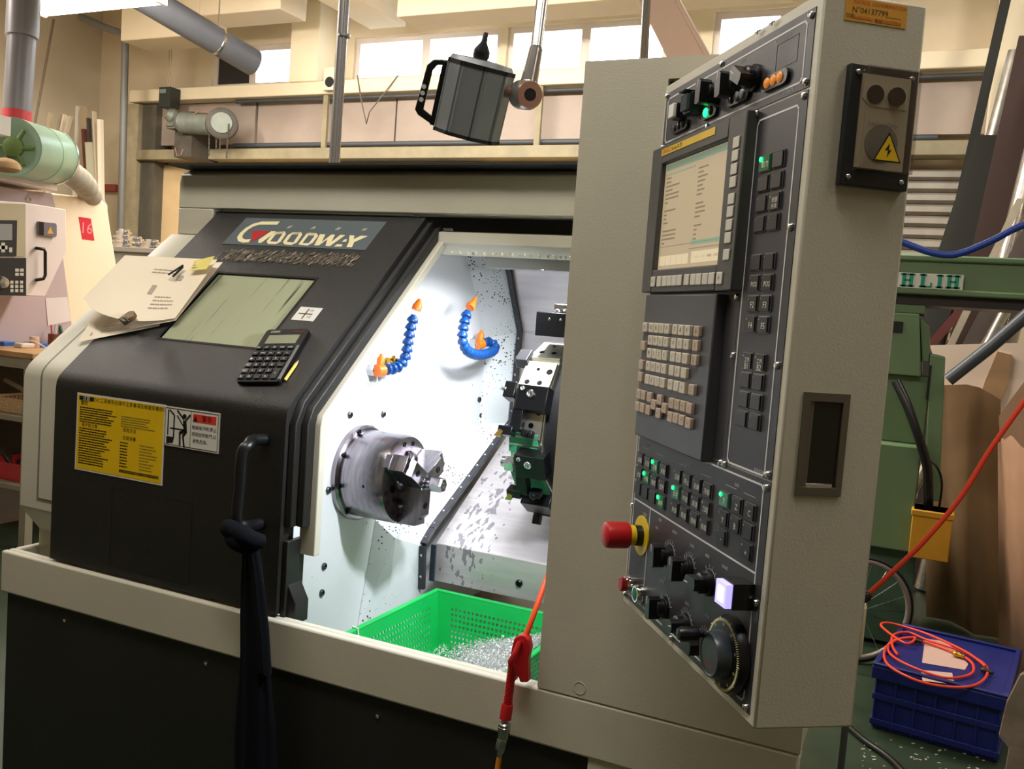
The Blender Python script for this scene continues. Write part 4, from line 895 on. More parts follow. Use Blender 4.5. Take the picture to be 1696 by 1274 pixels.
m = MB(); m.T = CT; rr_prism(m, -hwx, hwx, -hwy, hwy, .009, .0015, .011, 0)
m.box(hwx-.0085, hwx-.001, -hwy+.008, .030, .011, .0118, 1); m.text('CASIO', CT and Matrix.Translation((-.030, .077, .0113)), .0085, 2)
m.box(.016, .046, .0715, .0815, .011, .0114, 3)
m.build('body', [BLK, mat('calc_silver', '#8c8c88', .3, .7), LINE, mat('solar_brown', '#4a3430', .2)], ca, bevel=.001)
m = MB(); m.T = CT; m.box(-.048, .046, .032, .068, .011, .0114, 0); m.box(-.040, .040, .036, .065, .0114, .0120, 1)
m.build('display', [BLK, mat('calc_lcd', '#8d9078', .15)], ca, bevel=.0004)
kl_ = [['DEL', '√', '%', 'TAX', 'CHK'], ['+/-', 'MRC', 'M-', 'M+', '÷'], ['▶', '7', '8', '9', '×'], ['C', '4', '5', '6', '-'], ['AC', '1', '2', '3', '+'], ['0', '00', '.', '=', '+']]
for r_ in range(6):
    for c_ in range(5):
        if r_ == 5 and c_ == 4: continue
        x = -.046+.0205*c_; y = .021-.0188*r_; sy = .006 if r_ else .0045
        k = MB(); k.T = CT; y1_ = y+sy; y0_ = y-sy-(.0188 if (r_ == 4 and c_ == 4) else 0)
        rr_prism(k, x-.0078, x+.0078, y0_, y1_, .0025, .011, .0145, 1 if (c_ == 0 and r_ in (3, 4)) else 0)
        k.text(kl_[r_][c_], Matrix.Translation((x, (y0_+y1_)/2, .0148)), .0085 if len(kl_[r_][c_]) == 1 else .0055, 2)
        k.build('calculator_key', [mat('calc_key', '#151416', .4), mat('calc_key_grey', '#55504c', .4), LINE], ca, bevel=.0006, smooth=0)
p0 = slp(474, 629, .004); p1 = slp(493, 599, .004); p0 = sl(-1.262, .048, .004); p1 = sl(-1.262, .108, .004)
m = MB(); a_, b_2 = slp(472, 630, .0045), slp(494, 598, .0045); m.cyl(a_, a_.lerp(b_2, .82), .0036, seg=6); m.lathe([(.0036, 0), (.0001, .014)], a_.lerp(b_2, .82), b_2-a_, 6, 1)
o = m.build('pencil', [mat('pencil_yellow', '#d9b84a', .4), mat('pencil_wood', '#c9a878', .6)]); tag(o, 'thin yellow pencil lying on the door right beside the calculator', 'pencil')
# curling sheets of paper held by a magnet
PAPER = mat('paper', '#e9dcc4', .75, var=.03, vscale=5); PINK = mat('paper_ink', '#a89c8c', .7)
def sheet(name, c4, heights, lab, nx=14, ny=10, marks=(), group='papers on the sloping door', hf=None, mats=None, bulge=0):
    m = MB(); A, B, C_, D_ = [Vector(q) for q in c4]   # tl tr br bl
    def P(u, v, e=0):
        a = A.lerp(B, u); b = D_.lerp(C_, u); p = a.lerp(b, v); return slp(p.x, p.y+bulge*4*v*v*u**.6*(1-u)*1.1, hf(u, v)+e)
    vs = [P(i/nx, j/ny) for j in range(ny+1) for i in range(nx+1)]
    fs = [(j*(nx+1)+i, (j+1)*(nx+1)+i, (j+1)*(nx+1)+i+1, j*(nx+1)+i+1) for j in range(ny) for i in range(nx)]
    m.add(vs, fs, 0); m.add([v-SN*.0004 for v in vs], [f[::-1] for f in fs], 0)
    for (u0, u1, v0, v1, mi) in marks:
        n = max(1, int((u1-u0)/.04)); 
        for k in range(n):
            a = u0+(u1-u0)*k/n; b = u0+(u1-u0)*(k+1)/n; m.add([P(a, v0, .0009), P(a, v1, .0009), P(b, v1, .0009), P(b, v0, .0009)], [(0, 1, 2, 3)], mi)
    o = m.build(name, mats or [PAPER, PINK], smooth=60); tag(o, lab, 'paper', group); return o
def lm(n, u0, u1, v0, dv, seed):
    r = random.Random(seed); out = []
    for i in range(n):
        u = u0; e = u0+(u1-u0)*r.uniform(.6, 1)
        while u < e: g = r.uniform(.015, .05); out.append((u, min(u+g, e), v0+i*dv, v0+i*dv+dv*.3, 1)); u += g+.008
    return out
sheet('paper_sheet', [(160, 515), (268, 500), (264, 540), (128, 567)], 0, 'lower creased sheet of paper poking out beneath the upper sheet on the door', hf=lambda u, v: .003+.005*abs(sin(5*u+2*v))*(1-v*.5), marks=lm(3, .25, .6, .62, .08, 2)+[(.12, .14, .75, .85, 1)])
sheet('paper_sheet', [(252, 442), (369, 434), (291, 531), (214, 545)], 0, 'middle sheet of paper showing along the right edge of the upper sheet', hf=lambda u, v: .011+.008*u*(1-v), marks=())
top = sheet('paper_sheet', [(207, 423), (360, 430), (290, 527), (137, 494)], 0, 'large upper sheet of paper curling off the sloping door under a small magnet', bulge=14, hf=lambda u, v: .022+.05*(1-u)**2*(1-v*.2)+.020*u*u*(1-v)+.006*sin(4*u+1)*(v), marks=lm(4, .62, .86, .64, .055, 4)+lm(2, .42, .75, .22, .05, 5)+[(.52, .57, .48, .62, 1), (.72, .78, .30, .38, 1)])
m = MB(); mp_ = slp(220, 524, .014); m.T = basis(mp_, (1, 0, 0), SD, SN); m.T = basis(slp(219, 527, .038), (1, 0, 0), SD, SN) @ Matrix.Rotation(radians(-25), 4, 'Z')
m.prism(arc(0, -.002, .015, 10, 170, 8)+[(-.0145, -.012), (.0145, -.012)], 'z', 0, .013, 0); m.box(-.0148, .0148, -.0155, -.012, 0, .0145, 1); m.box(-.014, .014, -.026, -.0155, 0, .012, 2)
o = m.build('magnet_clip', [mat('clip_brown', '#7a6448', .4, .5), STEEL, mat('clip_dark', '#4a463e', .4, .5)], bevel=.002); tag(o, 'small brown and grey magnet clip holding down the papers', 'clip')
ul = lambda x, y, h=.04: slp(x, y, h+.012)
m = MB(); a = [ul(314, 447, .030), ul(320, 433, .034), ul(352, 420, .052), ul(357, 424, .054), ul(345, 438, .04), ul(318, 449, .032)]
m.poly([ul(314, 448, .033), ul(342, 446, .036), ul(356, 424, .050), ul(343, 427, .046), ul(322, 432, .040)], 0, SN, .0004)
for i in range(3): m.poly([ul(318+2*i, 444-4*i, .0365+.0012*i), ul(326+2*i, 443-4*i, .0368+.0012*i), ul(326+2*i, 441.8-4*i, .037+.0012*i), ul(318+2*i, 442.8-4*i, .0367+.0012*i)], 1, SN, .0003)
o = m.build('sticky_note', [mat('note_yellow', '#e8d878', .6), PINK], smooth=0); tag(o, 'yellow sticky note on the top right corner of the papers', 'note')
def barp(name, q0, q1, wd, h):
    a, b = ul(*q0, h), ul(*q1, h); t = (b-a).normalized(); s_ = SN.cross(t)*wd/2; return MB().poly([a-s_, b-s_, b+s_, a+s_], 0, SN, .003).build(name, BLK, smooth=0)
o = barp('black_magnet', (287, 459), (303, 443), .006, .030); tag(o, 'upper of two crossed thin black magnet strips on the papers, pointing left', 'magnet')
o = barp('black_magnet', (279, 456), (304, 440), .005, .033); tag(o, 'lower of two crossed thin black magnet strips on the papers, longer one', 'magnet')
# dark jacket knotted round the door handle
JK = mat('navy_cloth', '#07090f', .95, spec=.15, var=.2, vscale=20, bump=.4, bscale=90)
def cloth(name, stations, yc, seg=40, seed=1, folds=7, par=None, depth=.5):
    m = MB(); rings = []; n = 46
    for k in range(n+1):
        t = k/n*(len(stations)-1); i = min(int(t), len(stations)-2); f = t-i; f = f*f*(3-2*f)
        a, b = stations[i], stations[i+1]; xl2, xr2, z = [a[j]*(1-f)+b[j]*f for j in range(3)]; cx_, rw = (xl2+xr2)/2, (xr2-xl2)/2
        ring_ = []
        for s_ in range(seg):
            th = 2*pi*s_/seg; r_ = 1+.16*sin(folds*th+seed+z*5)+.10*noise.noise(Vector((cos(th)*2, sin(th)*2, z*6+seed)))
            ring_.append((cx_+rw*cos(th)*(.96+.06*sin(z*22+th*2)), yc+rw*depth*r_*sin(th), z+.004*sin(th*3)))
        rings.append(ring_)
    vs = [p for r_ in rings for p in r_]; fs = [(k*seg+i, (k+1)*seg+i, (k+1)*seg+(i+1) % seg, k*seg+(i+1) % seg) for k in range(n) for i in range(seg)]
    fs += [tuple(range(seg)), tuple(range(n*seg, (n+1)*seg))[::-1]]
    m.add(vs, fs); return m.build(name, JK, par, smooth=60, sub=1)
yj = 1.468
def st(xl2, xr2, py): a, b = onY(xl2, py, yj), onY(xr2, py, yj); return (a.x, b.x, (a.z+b.z)/2)
jk = thing('work_jacket', 'dark navy work jacket knotted round the door handle and hanging down over the ledge', 'jacket', onY(410, 900, yj))
cloth('jacket_body', [st(402, 428, 885), st(404, 436, 930), st(402, 442, 1000), st(400, 450, 1080), st(394, 455, 1170), st(390, 462, 1280), st(388, 468, 1400)], yj-.005, par=jk, folds=9, depth=.42)
cloth('jacket_sleeve', [st(420, 436, 890), st(428, 448, 960), st(434, 457, 1040), st(438, 462, 1110)], yj-.022, par=jk, seed=4, folds=5, depth=.6)
m = MB(); kc = onY(405, 884, yj-.01)
for (dx, dz, r_, sx_) in ((-.012, .004, .018, 1), (.018, -.002, .017, 1), (.002, -.016, .019, 1)):
    m.tube(spline([kc+Vector((dx-.03, .0, dz)), kc+Vector((dx-.01, -.022, dz+.008)), kc+Vector((dx+.014, -.02, dz)), kc+Vector((dx+.03, .004, dz-.008))], 5), .016, 12, rf=lambda t: .014+.006*sin(pi*t))
m.build('jacket_knot', JK, jk, smooth=70, sub=1)
# green chip basket standing in the chip pan
GX0, GX1, GY0, GY1, GZ0, GZ1 = -1.115, -.735, 1.575, 2.055, .602, .775
bk = thing('plastic_basket', 'bright green perforated plastic basket full of metal chips inside the lathe', 'basket', ((GX0+GX1)/2, (GY0+GY1)/2, GZ0))
tp = .035                       # taper of the walls
def wallgrid(A, B, C_, D_, nu, nv, mu, mv, m, hu=.5, hv=.55):
    # A,B bottom left/right; D,C top left/right; holes only between the solid margins
    A, B, C_, D_ = map(Vector, (A, B, C_, D_))
    us = [0, mu]; 
    for i in range(nu): us += [mu+(1-2*mu)*(i+1-hu)/nu, mu+(1-2*mu)*(i+1)/nu]
    us += [1]; vs_ = [0, mv]
    for i in range(nv): vs_ += [mv+(1-2*mv)*(i+1-hv)/nv, mv+(1-2*mv)*(i+1)/nv]
    vs_ += [1]
    V = [[(A.lerp(B, u)).lerp(D_.lerp(C_, u), v) for u in us] for v in vs_]; W_ = len(us)
    fs = []
    for j in range(len(vs_)-1):
        for i in range(len(us)-1):
            hole = 1 <= i < 1+2*nu and 1 <= j < 1+2*nv and (i-1) % 2 == 0 and (j-1) % 2 == 0
            if not hole: fs.append((j*W_+i, j*W_+i+1, (j+1)*W_+i+1, (j+1)*W_+i))
    m.add([p for r_ in V for p in r_], fs)
m = MB(); b0 = (GX0+tp, GY0+tp, GZ0); b1 = (GX1-tp, GY0+tp, GZ0); b2 = (GX1-tp, GY1-tp, GZ0); b3 = (GX0+tp, GY1-tp, GZ0)
t0, t1, t2, t3 = (GX0, GY0, GZ1), (GX1, GY0, GZ1), (GX1, GY1, GZ1), (GX0, GY1, GZ1)
wallgrid(b0, b1, t1, t0, 24, 9, .09, .13, m); wallgrid(b3, b2, t2, t3, 24, 9, .11, .16, m); wallgrid(b0, b3, t3, t0, 30, 9, .08, .13, m); wallgrid(b1, b2, t2, t1, 30, 9, .08, .13, m); wallgrid(b0, b1, b2, b3, 20, 26, .05, .05, m)
m.build('basket_wall', GREENC, bk, solid=.0025, smooth=0)
m = MB(); h_ = .012
for (xa, xb, ya, yb_) in ((GX0-.012, GX1+.012, GY0-.012, GY0+.002), (GX0-.012, GX1+.012, GY1-.002, GY1+.012), (GX0-.012, GX0+.002, GY0, GY1), (GX1-.002, GX1+.012, GY0, GY1)): m.box(xa, xb, ya, yb_, GZ1-h_, GZ1+.002)
m.build('basket_rim', GREENC, bk, bevel=.003)
m = MB(); m.tube([(GX0-.013, 1.70, GZ1-.045), (GX0-.014, 1.695, GZ1+.004), (GX0+.003, 1.69, GZ1+.004), (GX0+.010, 1.688, GZ1-.03)], .0018, 6)
o = m.build('cable_tie', WHITEP); tag(o, 'thin white tie looped over the left rim of the green basket', 'tie')
# swarf: countless thin curls of metal
rnd = random.Random(9); m = MB(); pv = []; pfs = []; pm = []
def hgt(x, y):
    u = (x-GX0)/(GX1-GX0); v = (y-GY0)/(GY1-GY0)
    return GZ0+.060+.095*math.exp(-((u-.92)**2/.12+(v-.80)**2/.25))+.015*math.sin(9*u+4*v)*v
gx = 26; base_ = []
mm = MB()
vs = [(GX0+.045+(GX1-GX0-.09)*i/gx, GY0+.045+(GY1-GY0-.09)*j/gx, hgt(GX0+.045+(GX1-GX0-.09)*i/gx, GY0+.045+(GY1-GY0-.09)*j/gx)-.008-.09*max(0, .38-i/gx)+.003*noise.noise(Vector((i*.9, j*.9, 0)))) for j in range(gx+1) for i in range(gx+1)]
m.add(vs, [(j*(gx+1)+i, j*(gx+1)+i+1, (j+1)*(gx+1)+i+1, (j+1)*(gx+1)+i) for j in range(gx) for i in range(gx)], 1)
for i in range(9000):
    x = rnd.uniform(GX0+.04, GX1-.04); y = rnd.uniform(GY0+.04, GY1-.04); u = (x-GX0)/(GX1-GX0)
    if rnd.random() > .12+1.1*u: continue
    z = hgt(x, y)-.004+rnd.random()*.012
    d_ = Vector((rnd.gauss(0, 1), rnd.gauss(0, 1), rnd.gauss(0, .6))).normalized(); n_ = Vector((rnd.gauss(0, 1), rnd.gauss(0, 1), rnd.gauss(0, 1))).cross(d_).normalized(); b2_ = d_.cross(n_)
    r_ = rnd.uniform(.0016, .0042); wv = rnd.uniform(.0008, .0018); k = rnd.randint(3, 6); a0 = rnd.random()*6
    vv = []
    for j in range(k+1):
        a = a0+j*.9; c = Vector((x, y, z))+n_*r_*cos(a)+b2_*r_*sin(a)+d_*j*.0008; vv += [c, c+d_*wv]
    m.add(vv, [(2*j, 2*j+1, 2*j+3, 2*j+2) for j in range(k)], 0)
o = m.build('metal_chips', [mat('chip_steel', '#dcdcdc', .3, .45), mat('chip_mass', '#a9aba8', .5, .15, var=.5, vscale=150, bump=.8, bscale=200)], smooth=0); tag(o, 'heap of curly silver metal chips in the green basket', 'metal chips', kind='stuff')
# red air blow gun hooked over the ledge with its couplings and hose
g = thing('air_blow_gun', 'red air blow gun hanging over the ledge with orange nozzle tube and steel couplings', 'air gun', onY(845, 1160, 1.49))
yg = 1.492
def G(px, py, y=yg): return onY(px, py, y)
m = MB()
outl = [(858, 1053), (868, 1052), (875, 1060), (877, 1075), (873, 1095), (874, 1130), (872, 1131), (861, 1131), (858, 1121), (853, 1122), (852, 1130), (841, 1128), (842, 1102), (843, 1095), (848, 1070), (851, 1058)]
A = [G(x, y, 1.485) for x, y in outl]; B = [G(x, y, 1.485)+Vector((0, .018, 0)) for x, y in outl]; n = len(A)
m.add(A+B, [tuple(range(n)), tuple(range(n, 2*n))[::-1]]+[(i, n+i, n+(i+1) % n, (i+1) % n) for i in range(n)])
m.prism([(0, 0)], 'x', 0, 0) if False else None
m.build('gun_body', REDP, g, bevel=.005, bseg=3)
m = MB(); tA, tB = G(852, 1085, 1.478), G(846, 1100, 1.476); m.tube([G(861, 1063, 1.482), G(855, 1080, 1.474), G(846, 1097, 1.470), G(848, 1101, 1.474)], .006, 10, rf=lambda t: .0045+.003*t); m.build('trigger_lever', REDP, g, smooth=60)
p0, p1 = G(849, 1100, 1.49), G(841, 1165, 1.49); L_ = (p1-p0).length; pr = []
for i in range(15): h = L_*i/15; pr += [(.0082, h), (.0082, h+L_/30), (.0072, h+L_/28), (.0072, h+L_/15-.0002)]
m = MB(); m.lathe(pr, p0, p1-p0, 20); p2 = G(837, 1190, 1.49); m.lathe([(.0095, 0), (.0108, .004), (.0112, (p2-p1).length), (.009, (p2-p1).length+.001)], p1, p2-p1, 24); m.build('ribbed_grip', REDP, g, smooth=25)
p3, p4, p5, p6, p7 = G(836, 1197, 1.49), G(834, 1222, 1.49), G(832, 1226, 1.49), G(829, 1244, 1.49), G(827, 1256, 1.49)
m = MB(); m.cyl(p2, p3, .0068, seg=6); m.lathe([(.0095, 0), (.0115, .002), (.0115, .006), (.0105, .007), (.0115, .008), (.0115, (p4-p3).length), (.009, (p4-p3).length+.001)], p3, p4-p3, 28)
m.lathe([(.0095, 0), (.0112, .003), (.0112, (p6-p4).length*.7), (.0095, (p6-p4).length)], p4, p6-p4, 6); m.lathe([(.006, 0), (.0065, .006), (.0045, (p7-p6).length)], p6, p7-p6, 16)
m.build('quick_coupling', STEEL, g, smooth=30)
m = MB(); m.tube(spline([p7-(p7-p6)*.3, G(824, 1274, 1.49), G(819, 1320, 1.488), G(812, 1420, 1.485)], 6), .0052, 14); m.build('air_hose', mat('hose_amber', '#d98a1c', .4), g, smooth=60)
m = MB(); m.tube([G(866, 1064, 1.494), onY(876, 1040, 1.50), onY(890, 1002, 1.525), onY(905, 960, 1.56), onY(925, 905, 1.62)], .0052, 14); m.build('nozzle_tube', mat('hose_orange', '#f0501e', .4), g, smooth=60)
# ---------------------------------------------------------------- work lamp on its jointed arm
wl = thing('work_lamp', 'grey ribbed machine work lamp with black bow handle hanging from a jointed arm', 'lamp', at(770, 160, 1.8))
tc_, bc_ = at(796, 115, 1.79), at(772, 221, 1.83)
ax = (tc_-bc_).normalized(); toc = (CAM-tc_).normalized(); xr = ax.cross(toc).normalized(); zz = xr.cross(ax)
LT = basis(bc_, xr, zz, ax)
if LT.to_3x3().determinant() < 0: LT = basis(bc_, -xr, zz, ax)
H = (tc_-bc_).length; m = MB(); m.T = LT
R_ = .066; n = 9
pts2 = []
for i in range(n):
    a = 2*pi*i/n
    for da, rr in ((-.30, 1), (.24, 1), (.29, .95), (.33, 1.03), (.38, 1.03)): pts2.append((R_*rr*cos(a+da), R_*rr*sin(a+da)))
m.prism(pts2, 'z', 0, H)
LG = mat('lamp_grey_metal', '#82888a', .42, .2)
m.build('lamp_body', LG, wl, smooth=25)
m = MB(); m.T = LT; m.prism([(p[0]*1.015, p[1]*1.015) for p in pts2], 'z', -.007, .0); m.build('end_cap', BLKM, wl, smooth=25)
m = MB(); m.T = LT; m.prism([(p[0]*1.015, p[1]*1.015) for p in pts2], 'z', H, H+.008); m.lathe([(R_*.97, H+.008), (R_*.9, H+.016), (.0001, H+.020)], (0, 0, 0), (0, 0, 1), 36, 1)
m.build('end_cap', [BLKM, LG], wl, smooth=25)
m = MB(); m.T = LT; m.lathe([(.014, H+.018), (.0165, H+.026), (.0155, H+.034), (.006, H+.050), (.0045, H+.066), (.003, H+.068)], (.005, -.02 if zz.dot(toc) < 0 else .02, 0), (0, 0, 1), 16); m.build('lamp_knob', BLK, wl)
hs = -1 if LT.to_3x3().col[0].dot(_r) > 0 else 1
m = MB(); m.T = LT
hp = [(hs*(R_+.00), 0, H*.97), (hs*(R_+.028), 0, H*.95), (hs*(R_+.040), 0, H*.86), (hs*(R_+.040), 0, H*.12), (hs*(R_+.032), 0, H*.04), (hs*(R_+.0), 0, H*.0)]
xs2 = [abs(p[0]) for p in hp]
m.prism([(hs*(R_-.004), -.002), (hs*(R_+.034), H*.10), (hs*(R_+.042), H*.17), (hs*(R_+.036), H*.86), (hs*(R_+.026), H*.97), (hs*(R_-.004), H*1.02), (hs*(R_-.004), H*.94), (hs*(R_+.017), H*.90), (hs*(R_+.024), H*.80), (hs*(R_+.026), H*.20), (hs*(R_-.004), H*.09)], 'y', -.011, .011)
m.box(min(hs*(R_-.004), hs*(R_+.008)), max(hs*(R_-.004), hs*(R_+.008)), -.012, .012, 0, H)
m.build('bow_handle', BLK, wl, bevel=.002)
m = MB(); m.T = LT
for i, zf in enumerate((.34, .44, .54)): m.lathe([(.0045, 0), (.0045, .0006)], (hs*(R_+.0335), (.0112 if zz.dot(toc) > 0 else -.0112), H*zf), (0, 1 if zz.dot(toc) > 0 else -1, 0), 14)
m.build('handle_marks', LINE, wl)
PINKM = mat('arm_pink_metal', '#b98f80', .3, .8); ALM = mat('arm_alu', '#c5c2bf', .25, .9)
jc = at(872, 157, 1.76); jd = (CAM-jc).normalized(); jd = (jd+_r*.35).normalized()
m = MB(); m.lathe([(.026, -.03), (.028, -.027), (.028, .012), (.026, .018)], jc, jd, 36, 1); m.lathe([(.0255, .018), (.0245, .021), (.012, .021), (.0118, .016), (.0001, .016)], jc, jd, 36, 0); m.lathe([(.0116, .016), (.0116, .0205), (.0001, .0205)], jc, jd, 24, 2)
m.build('arm_joint', [PINKM, ALM, BLKM], wl, smooth=30)
m = MB(); m.cyl(at(838, 152, 1.78), jc, .011, seg=20); m.build('lamp_stem', PINKM, wl)
a_, b_2 = jc+Vector((0, 0, .01)), at(905, -60, 1.80)
m = MB(); m.cyl(jc, at(888, 80, 1.76), .018, .013, seg=20); m.cyl(at(888, 80, 1.76), b_2, .0115, seg=20); m.build('upper_arm', ALM, wl)
top_ = at(905, -60, 1.80); m = MB(); m.tube([top_, top_+Vector((.02, .06, .14)), Vector((top_.x+.04, 2.2, 2.35)), Vector((top_.x+.04, 2.25, 1.86))], .0115, 14); m.build('lower_arm', ALM, wl)
# grey pole behind the lathe
m = MB(); y_ = 3.02; a_, b_2 = onY(574, 0, y_), onY(553, 275, y_); m.cyl((a_.x, y_, 4.75), (b_2.x, y_, 1.86), .0215, seg=8); z_ = onY(565, 62, y_).z; m.cyl((a_.x-.002, y_, z_), (a_.x-.002, y_, z_+.01), .0245, seg=16)
for zc in (z_,): m.cyl((a_.x+.016, y_-.01, 4.75), (b_2.x+.016, y_-.01, 1.86), .007, seg=8)
o = m.build('ceiling_pole', mat('pole_grey', '#8f8c8a', .35, .3), smooth=60); tag(o, 'grey metal pole dropping from the ceiling behind the lathe, left of the work lamp', 'pole')
# ---------------------------------------------------------------- background, left
fl0, fl1 = onY(68, 14, 4.6), onY(262, 3, 4.6)
lt = thing('fluorescent_lamp', 'lit fluorescent tube lamp hanging near the ceiling at the far left', 'lamp', (fl0+fl1)/2)
m = MB(); zl = (fl0.z+fl1.z)/2; m.box(fl0.x, fl1.x, 4.56, 4.66, zl+.03, zl+.07); m.box(fl0.x-.02, fl0.x+.0, 4.57, 4.65, zl-.03, zl+.05); m.box(fl1.x, fl1.x+.03, 4.57, 4.65, zl-.03, zl+.05); m.build('lamp_housing', WHITEP, lt)
m = MB(); m.cyl((fl0.x, 4.59, zl), (fl1.x, 4.59, zl), .022); m.cyl((fl0.x, 4.64, zl), (fl1.x, 4.64, zl), .022); m.build('lamp_tube', mat('tube_glow', '#fff4dd', .4, emit='#fff0d8', es=9), lt)
m = MB(); m.cyl((fl0.x+.3, 4.61, zl+.06), (fl0.x+.3, 4.61, 4.75), .004, seg=6); m.cyl((fl1.x-.3, 4.61, zl+.06), (fl1.x-.3, 4.61, 4.75), .004, seg=6); m.build('lamp_wire', DKPIPE, lt)
DUCT = mat('duct_grey_pvc', '#4c4e53', .38, var=.06)
y_ = 4.9; y_ = 5.6; a_, b_2 = onY(232, -8, y_-.4), onY(420, 104, y_+.6)
m = MB(); m.cyl(a_+(a_-b_2)*.4, b_2, .110, seg=32); m.cyl(b_2-(b_2-a_).normalized()*.002, b_2+(b_2-a_).normalized()*.004, .102, m=1)
o = m.build('exhaust_duct', [DUCT, BLKM], smooth=40); du = o; tag(o, 'thick grey exhaust duct slanting down from the fluorescent lamp to the dark window', 'duct')
p = a_.lerp(b_2, .66); 
m = MB(); m.lathe([(.1105, -.012), (.1125, -.010), (.1125, .010), (.1105, .012)], p, b_2-a_, 32); m.cyl(p+Vector((0, 0, .10)), p+Vector((-.0, 0, .28)), .006, seg=8); m.cyl((p.x, p.y, p.z+.27), (p.x, p.y, 4.75), .005, seg=8)
o = m.build('duct_hanger', STEEL); tag(o, 'metal ring and rod from the ceiling holding the slanting duct', 'hanger')
# second machine with cream panels
X2 = -5.1
def q2(px, py, x=X2): return onX(px, py, x)
M2_ = thing('cnc_machine', 'cream and lilac machine on the far left with a number sixteen on red', 'machine', (X2-.6, 3.2, 0))
CREAM = mat('cream_paint', '#efdcc0', .45, var=.02); LIL = mat('lilac_grey_paint', '#b8a8ac', .5); PWH = mat('pale_pink_white', '#ecdcd6', .4)
def yzp(pts, x): return [(q2(*p, x).y, q2(*p, x).z) for p in pts]
m = MB(); body = yzp([(60, 318), (88, 320), (168, 330), (178, 340), (183, 375), (200, 480), (206, 560)], X2); yb0 = body[0][0]
bp2 = [(1.6, .0), (1.6, body[0][1])]+[body[0]]+body[1:]+[(body[-1][0]+.02, .0)]
m.prism(bp2, 'x', X2-1.6, X2); m.build('machine_body', CREAM, M2_, bevel=.012)
m = MB(); fl = yzp([(-140, 296), (86, 320), (92, 342), (104, 420), (118, 530), (122, 560)], X2+.02)
m.prism([(fl[0][0], 0)]+fl+[(fl[-1][0], 0)], 'x', X2+.001, X2+.02); m.build('lilac_frame', LIL, M2_, bevel=.003)
# top tray
m = MB(); tr = yzp([(-150, 228), (95, 303), (95, 317), (-150, 262)], X2+.12); m.prism(tr, 'x', X2-1.0, X2+.12); m.build('top_tray', PWH, M2_, bevel=.004)
# operator cabinet projecting forward
X3 = X2+.30
m = MB(); m.prism(yzp([(-160, 320), (43, 336), (109, 347), (110, 416), (75, 491), (43, 490), (-160, 492)], X3), 'x', X2+.02, X3)
cb2 = m.build('operator_cabinet', PWH, M2_, bevel=.004)
m = MB(); m.prism(yzp([(-150, 332), (42, 338), (42, 425), (-150, 425)], X3+.002), 'x', X3, X3+.004); m.build('cabinet_front', mat('khaki_panel', '#b5a98c', .5), cb2)
m = MB(); m.prism(yzp([(-150, 363), (28, 365), (27, 424), (-150, 424)], X3+.01), 'x', X3+.004, X3+.012, 0); m.prism(yzp([(-150, 370), (20, 371), (20, 398), (-150, 398)], X3+.013), 'x', X3+.012, X3+.0145, 1)
m.prism(yzp([(-150, 427), (43, 427), (43, 490), (-150, 488)], X3+.01), 'x', X3+.004, X3+.012, 0)
for r_ in range(3):
    for c_ in range(3): m.prism(yzp([(17+8*c_, 465+7*r_), (22+8*c_, 465+7*r_), (22+8*c_, 470+7*r_), (17+8*c_, 470+7*r_)], X3+.014), 'x', X3+.012, X3+.0155, 2)
for r_ in range(2):
    for c_ in range(2): m.prism(yzp([(25+8*c_, 445+7*r_), (31+8*c_, 445+7*r_), (31+8*c_, 450+7*r_), (25+8*c_, 450+7*r_)], X3+.014), 'x', X3+.012, X3+.0155, 2)
for (a, b, c, d) in ((2, 8, 402, 418), (-2, 12, 407, 413), (15, 20, 410, 418)): m.prism(yzp([(a, c), (b, c), (b, d), (a, d)], X3+.014), 'x', X3+.012, X3+.0155, 2)
m.build('cabinet_controls', [mat('ctrl_dark', '#26262a', .4), mat('ctrl_grey', '#8e8e8e', .4), mat('ctrl_key', '#c6c2b4', .4)], cb2, smooth=0)
p = q2(2, 468, X3+.012); m = MB(); m.lathe([(.034, 0), (.034, .02), (.028, .03), (.0001, .032)], p, (1, 0, 0), 32); m.build('dial_knob', STEEL, cb2)
m = MB(); P_ = [q2(60, 411, X3), q2(60, 411, X3+.03), q2(73, 413, X3+.05), q2(75, 418, X3+.05), q2(75, 456, X3+.05), q2(72, 462, X3+.05), q2(60, 464, X3+.03), q2(60, 464, X3)]
m.tube(P_, .0095, 10); m.build('cabinet_handle', BLK, cb2, smooth=60)
m = MB(); m.prism(yzp([(65, 367), (92, 370), (94, 373), (94, 390), (92, 393), (65, 389)], X3+.02), 'x', X3, X3+.02, 0); m.prism(yzp([(65, 367), (72, 368), (72, 390), (65, 389)], X3+.02), 'x', X3+.02, X3+.024, 2); m.prism(yzp([(78, 387), (88, 387.5), (83, 375)], X3+.02), 'x', X3+.02, X3+.022, 1)
m.build('cabinet_socket', [mat('grey_box', '#77707a', .5), mat('tri_amber', '#e0a84a', .5), BLK], cb2, smooth=0)
m = MB(); r0 = yzp([(130, 359), (150, 362), (156, 398.5), (136, 396)], X2); m.prism(r0, 'x', X2, X2+.003, 0)
c_ = q2(143, 379, X2+.0035); m.text('16', basis(c_, (0, 1, 0), (0, 0, 1), (1, 0, 0)), .10, 1); m.build('number_sticker', [mat('sticker_crimson', '#cc2238', .5), mat('number_ink', '#e8908e', .5)], M2_, smooth=0)
m = MB(); p = q2(49, 330, X2+.03); m.tube([p+Vector((0, .016*cos(t), .016*sin(t))) for t in [2*pi*i/16 for i in range(17)]], .004, 6); m.build('lifting_ring', STEEL, M2_)
m = MB(); m.prism(yzp([(76, 494), (112, 492), (118, 532), (80, 540)], X2+.026), 'x', X2+.022, X2+.0235); m.build('clear_sleeve', mat('paper_pale', '#d9d2d2', .4), M2_)
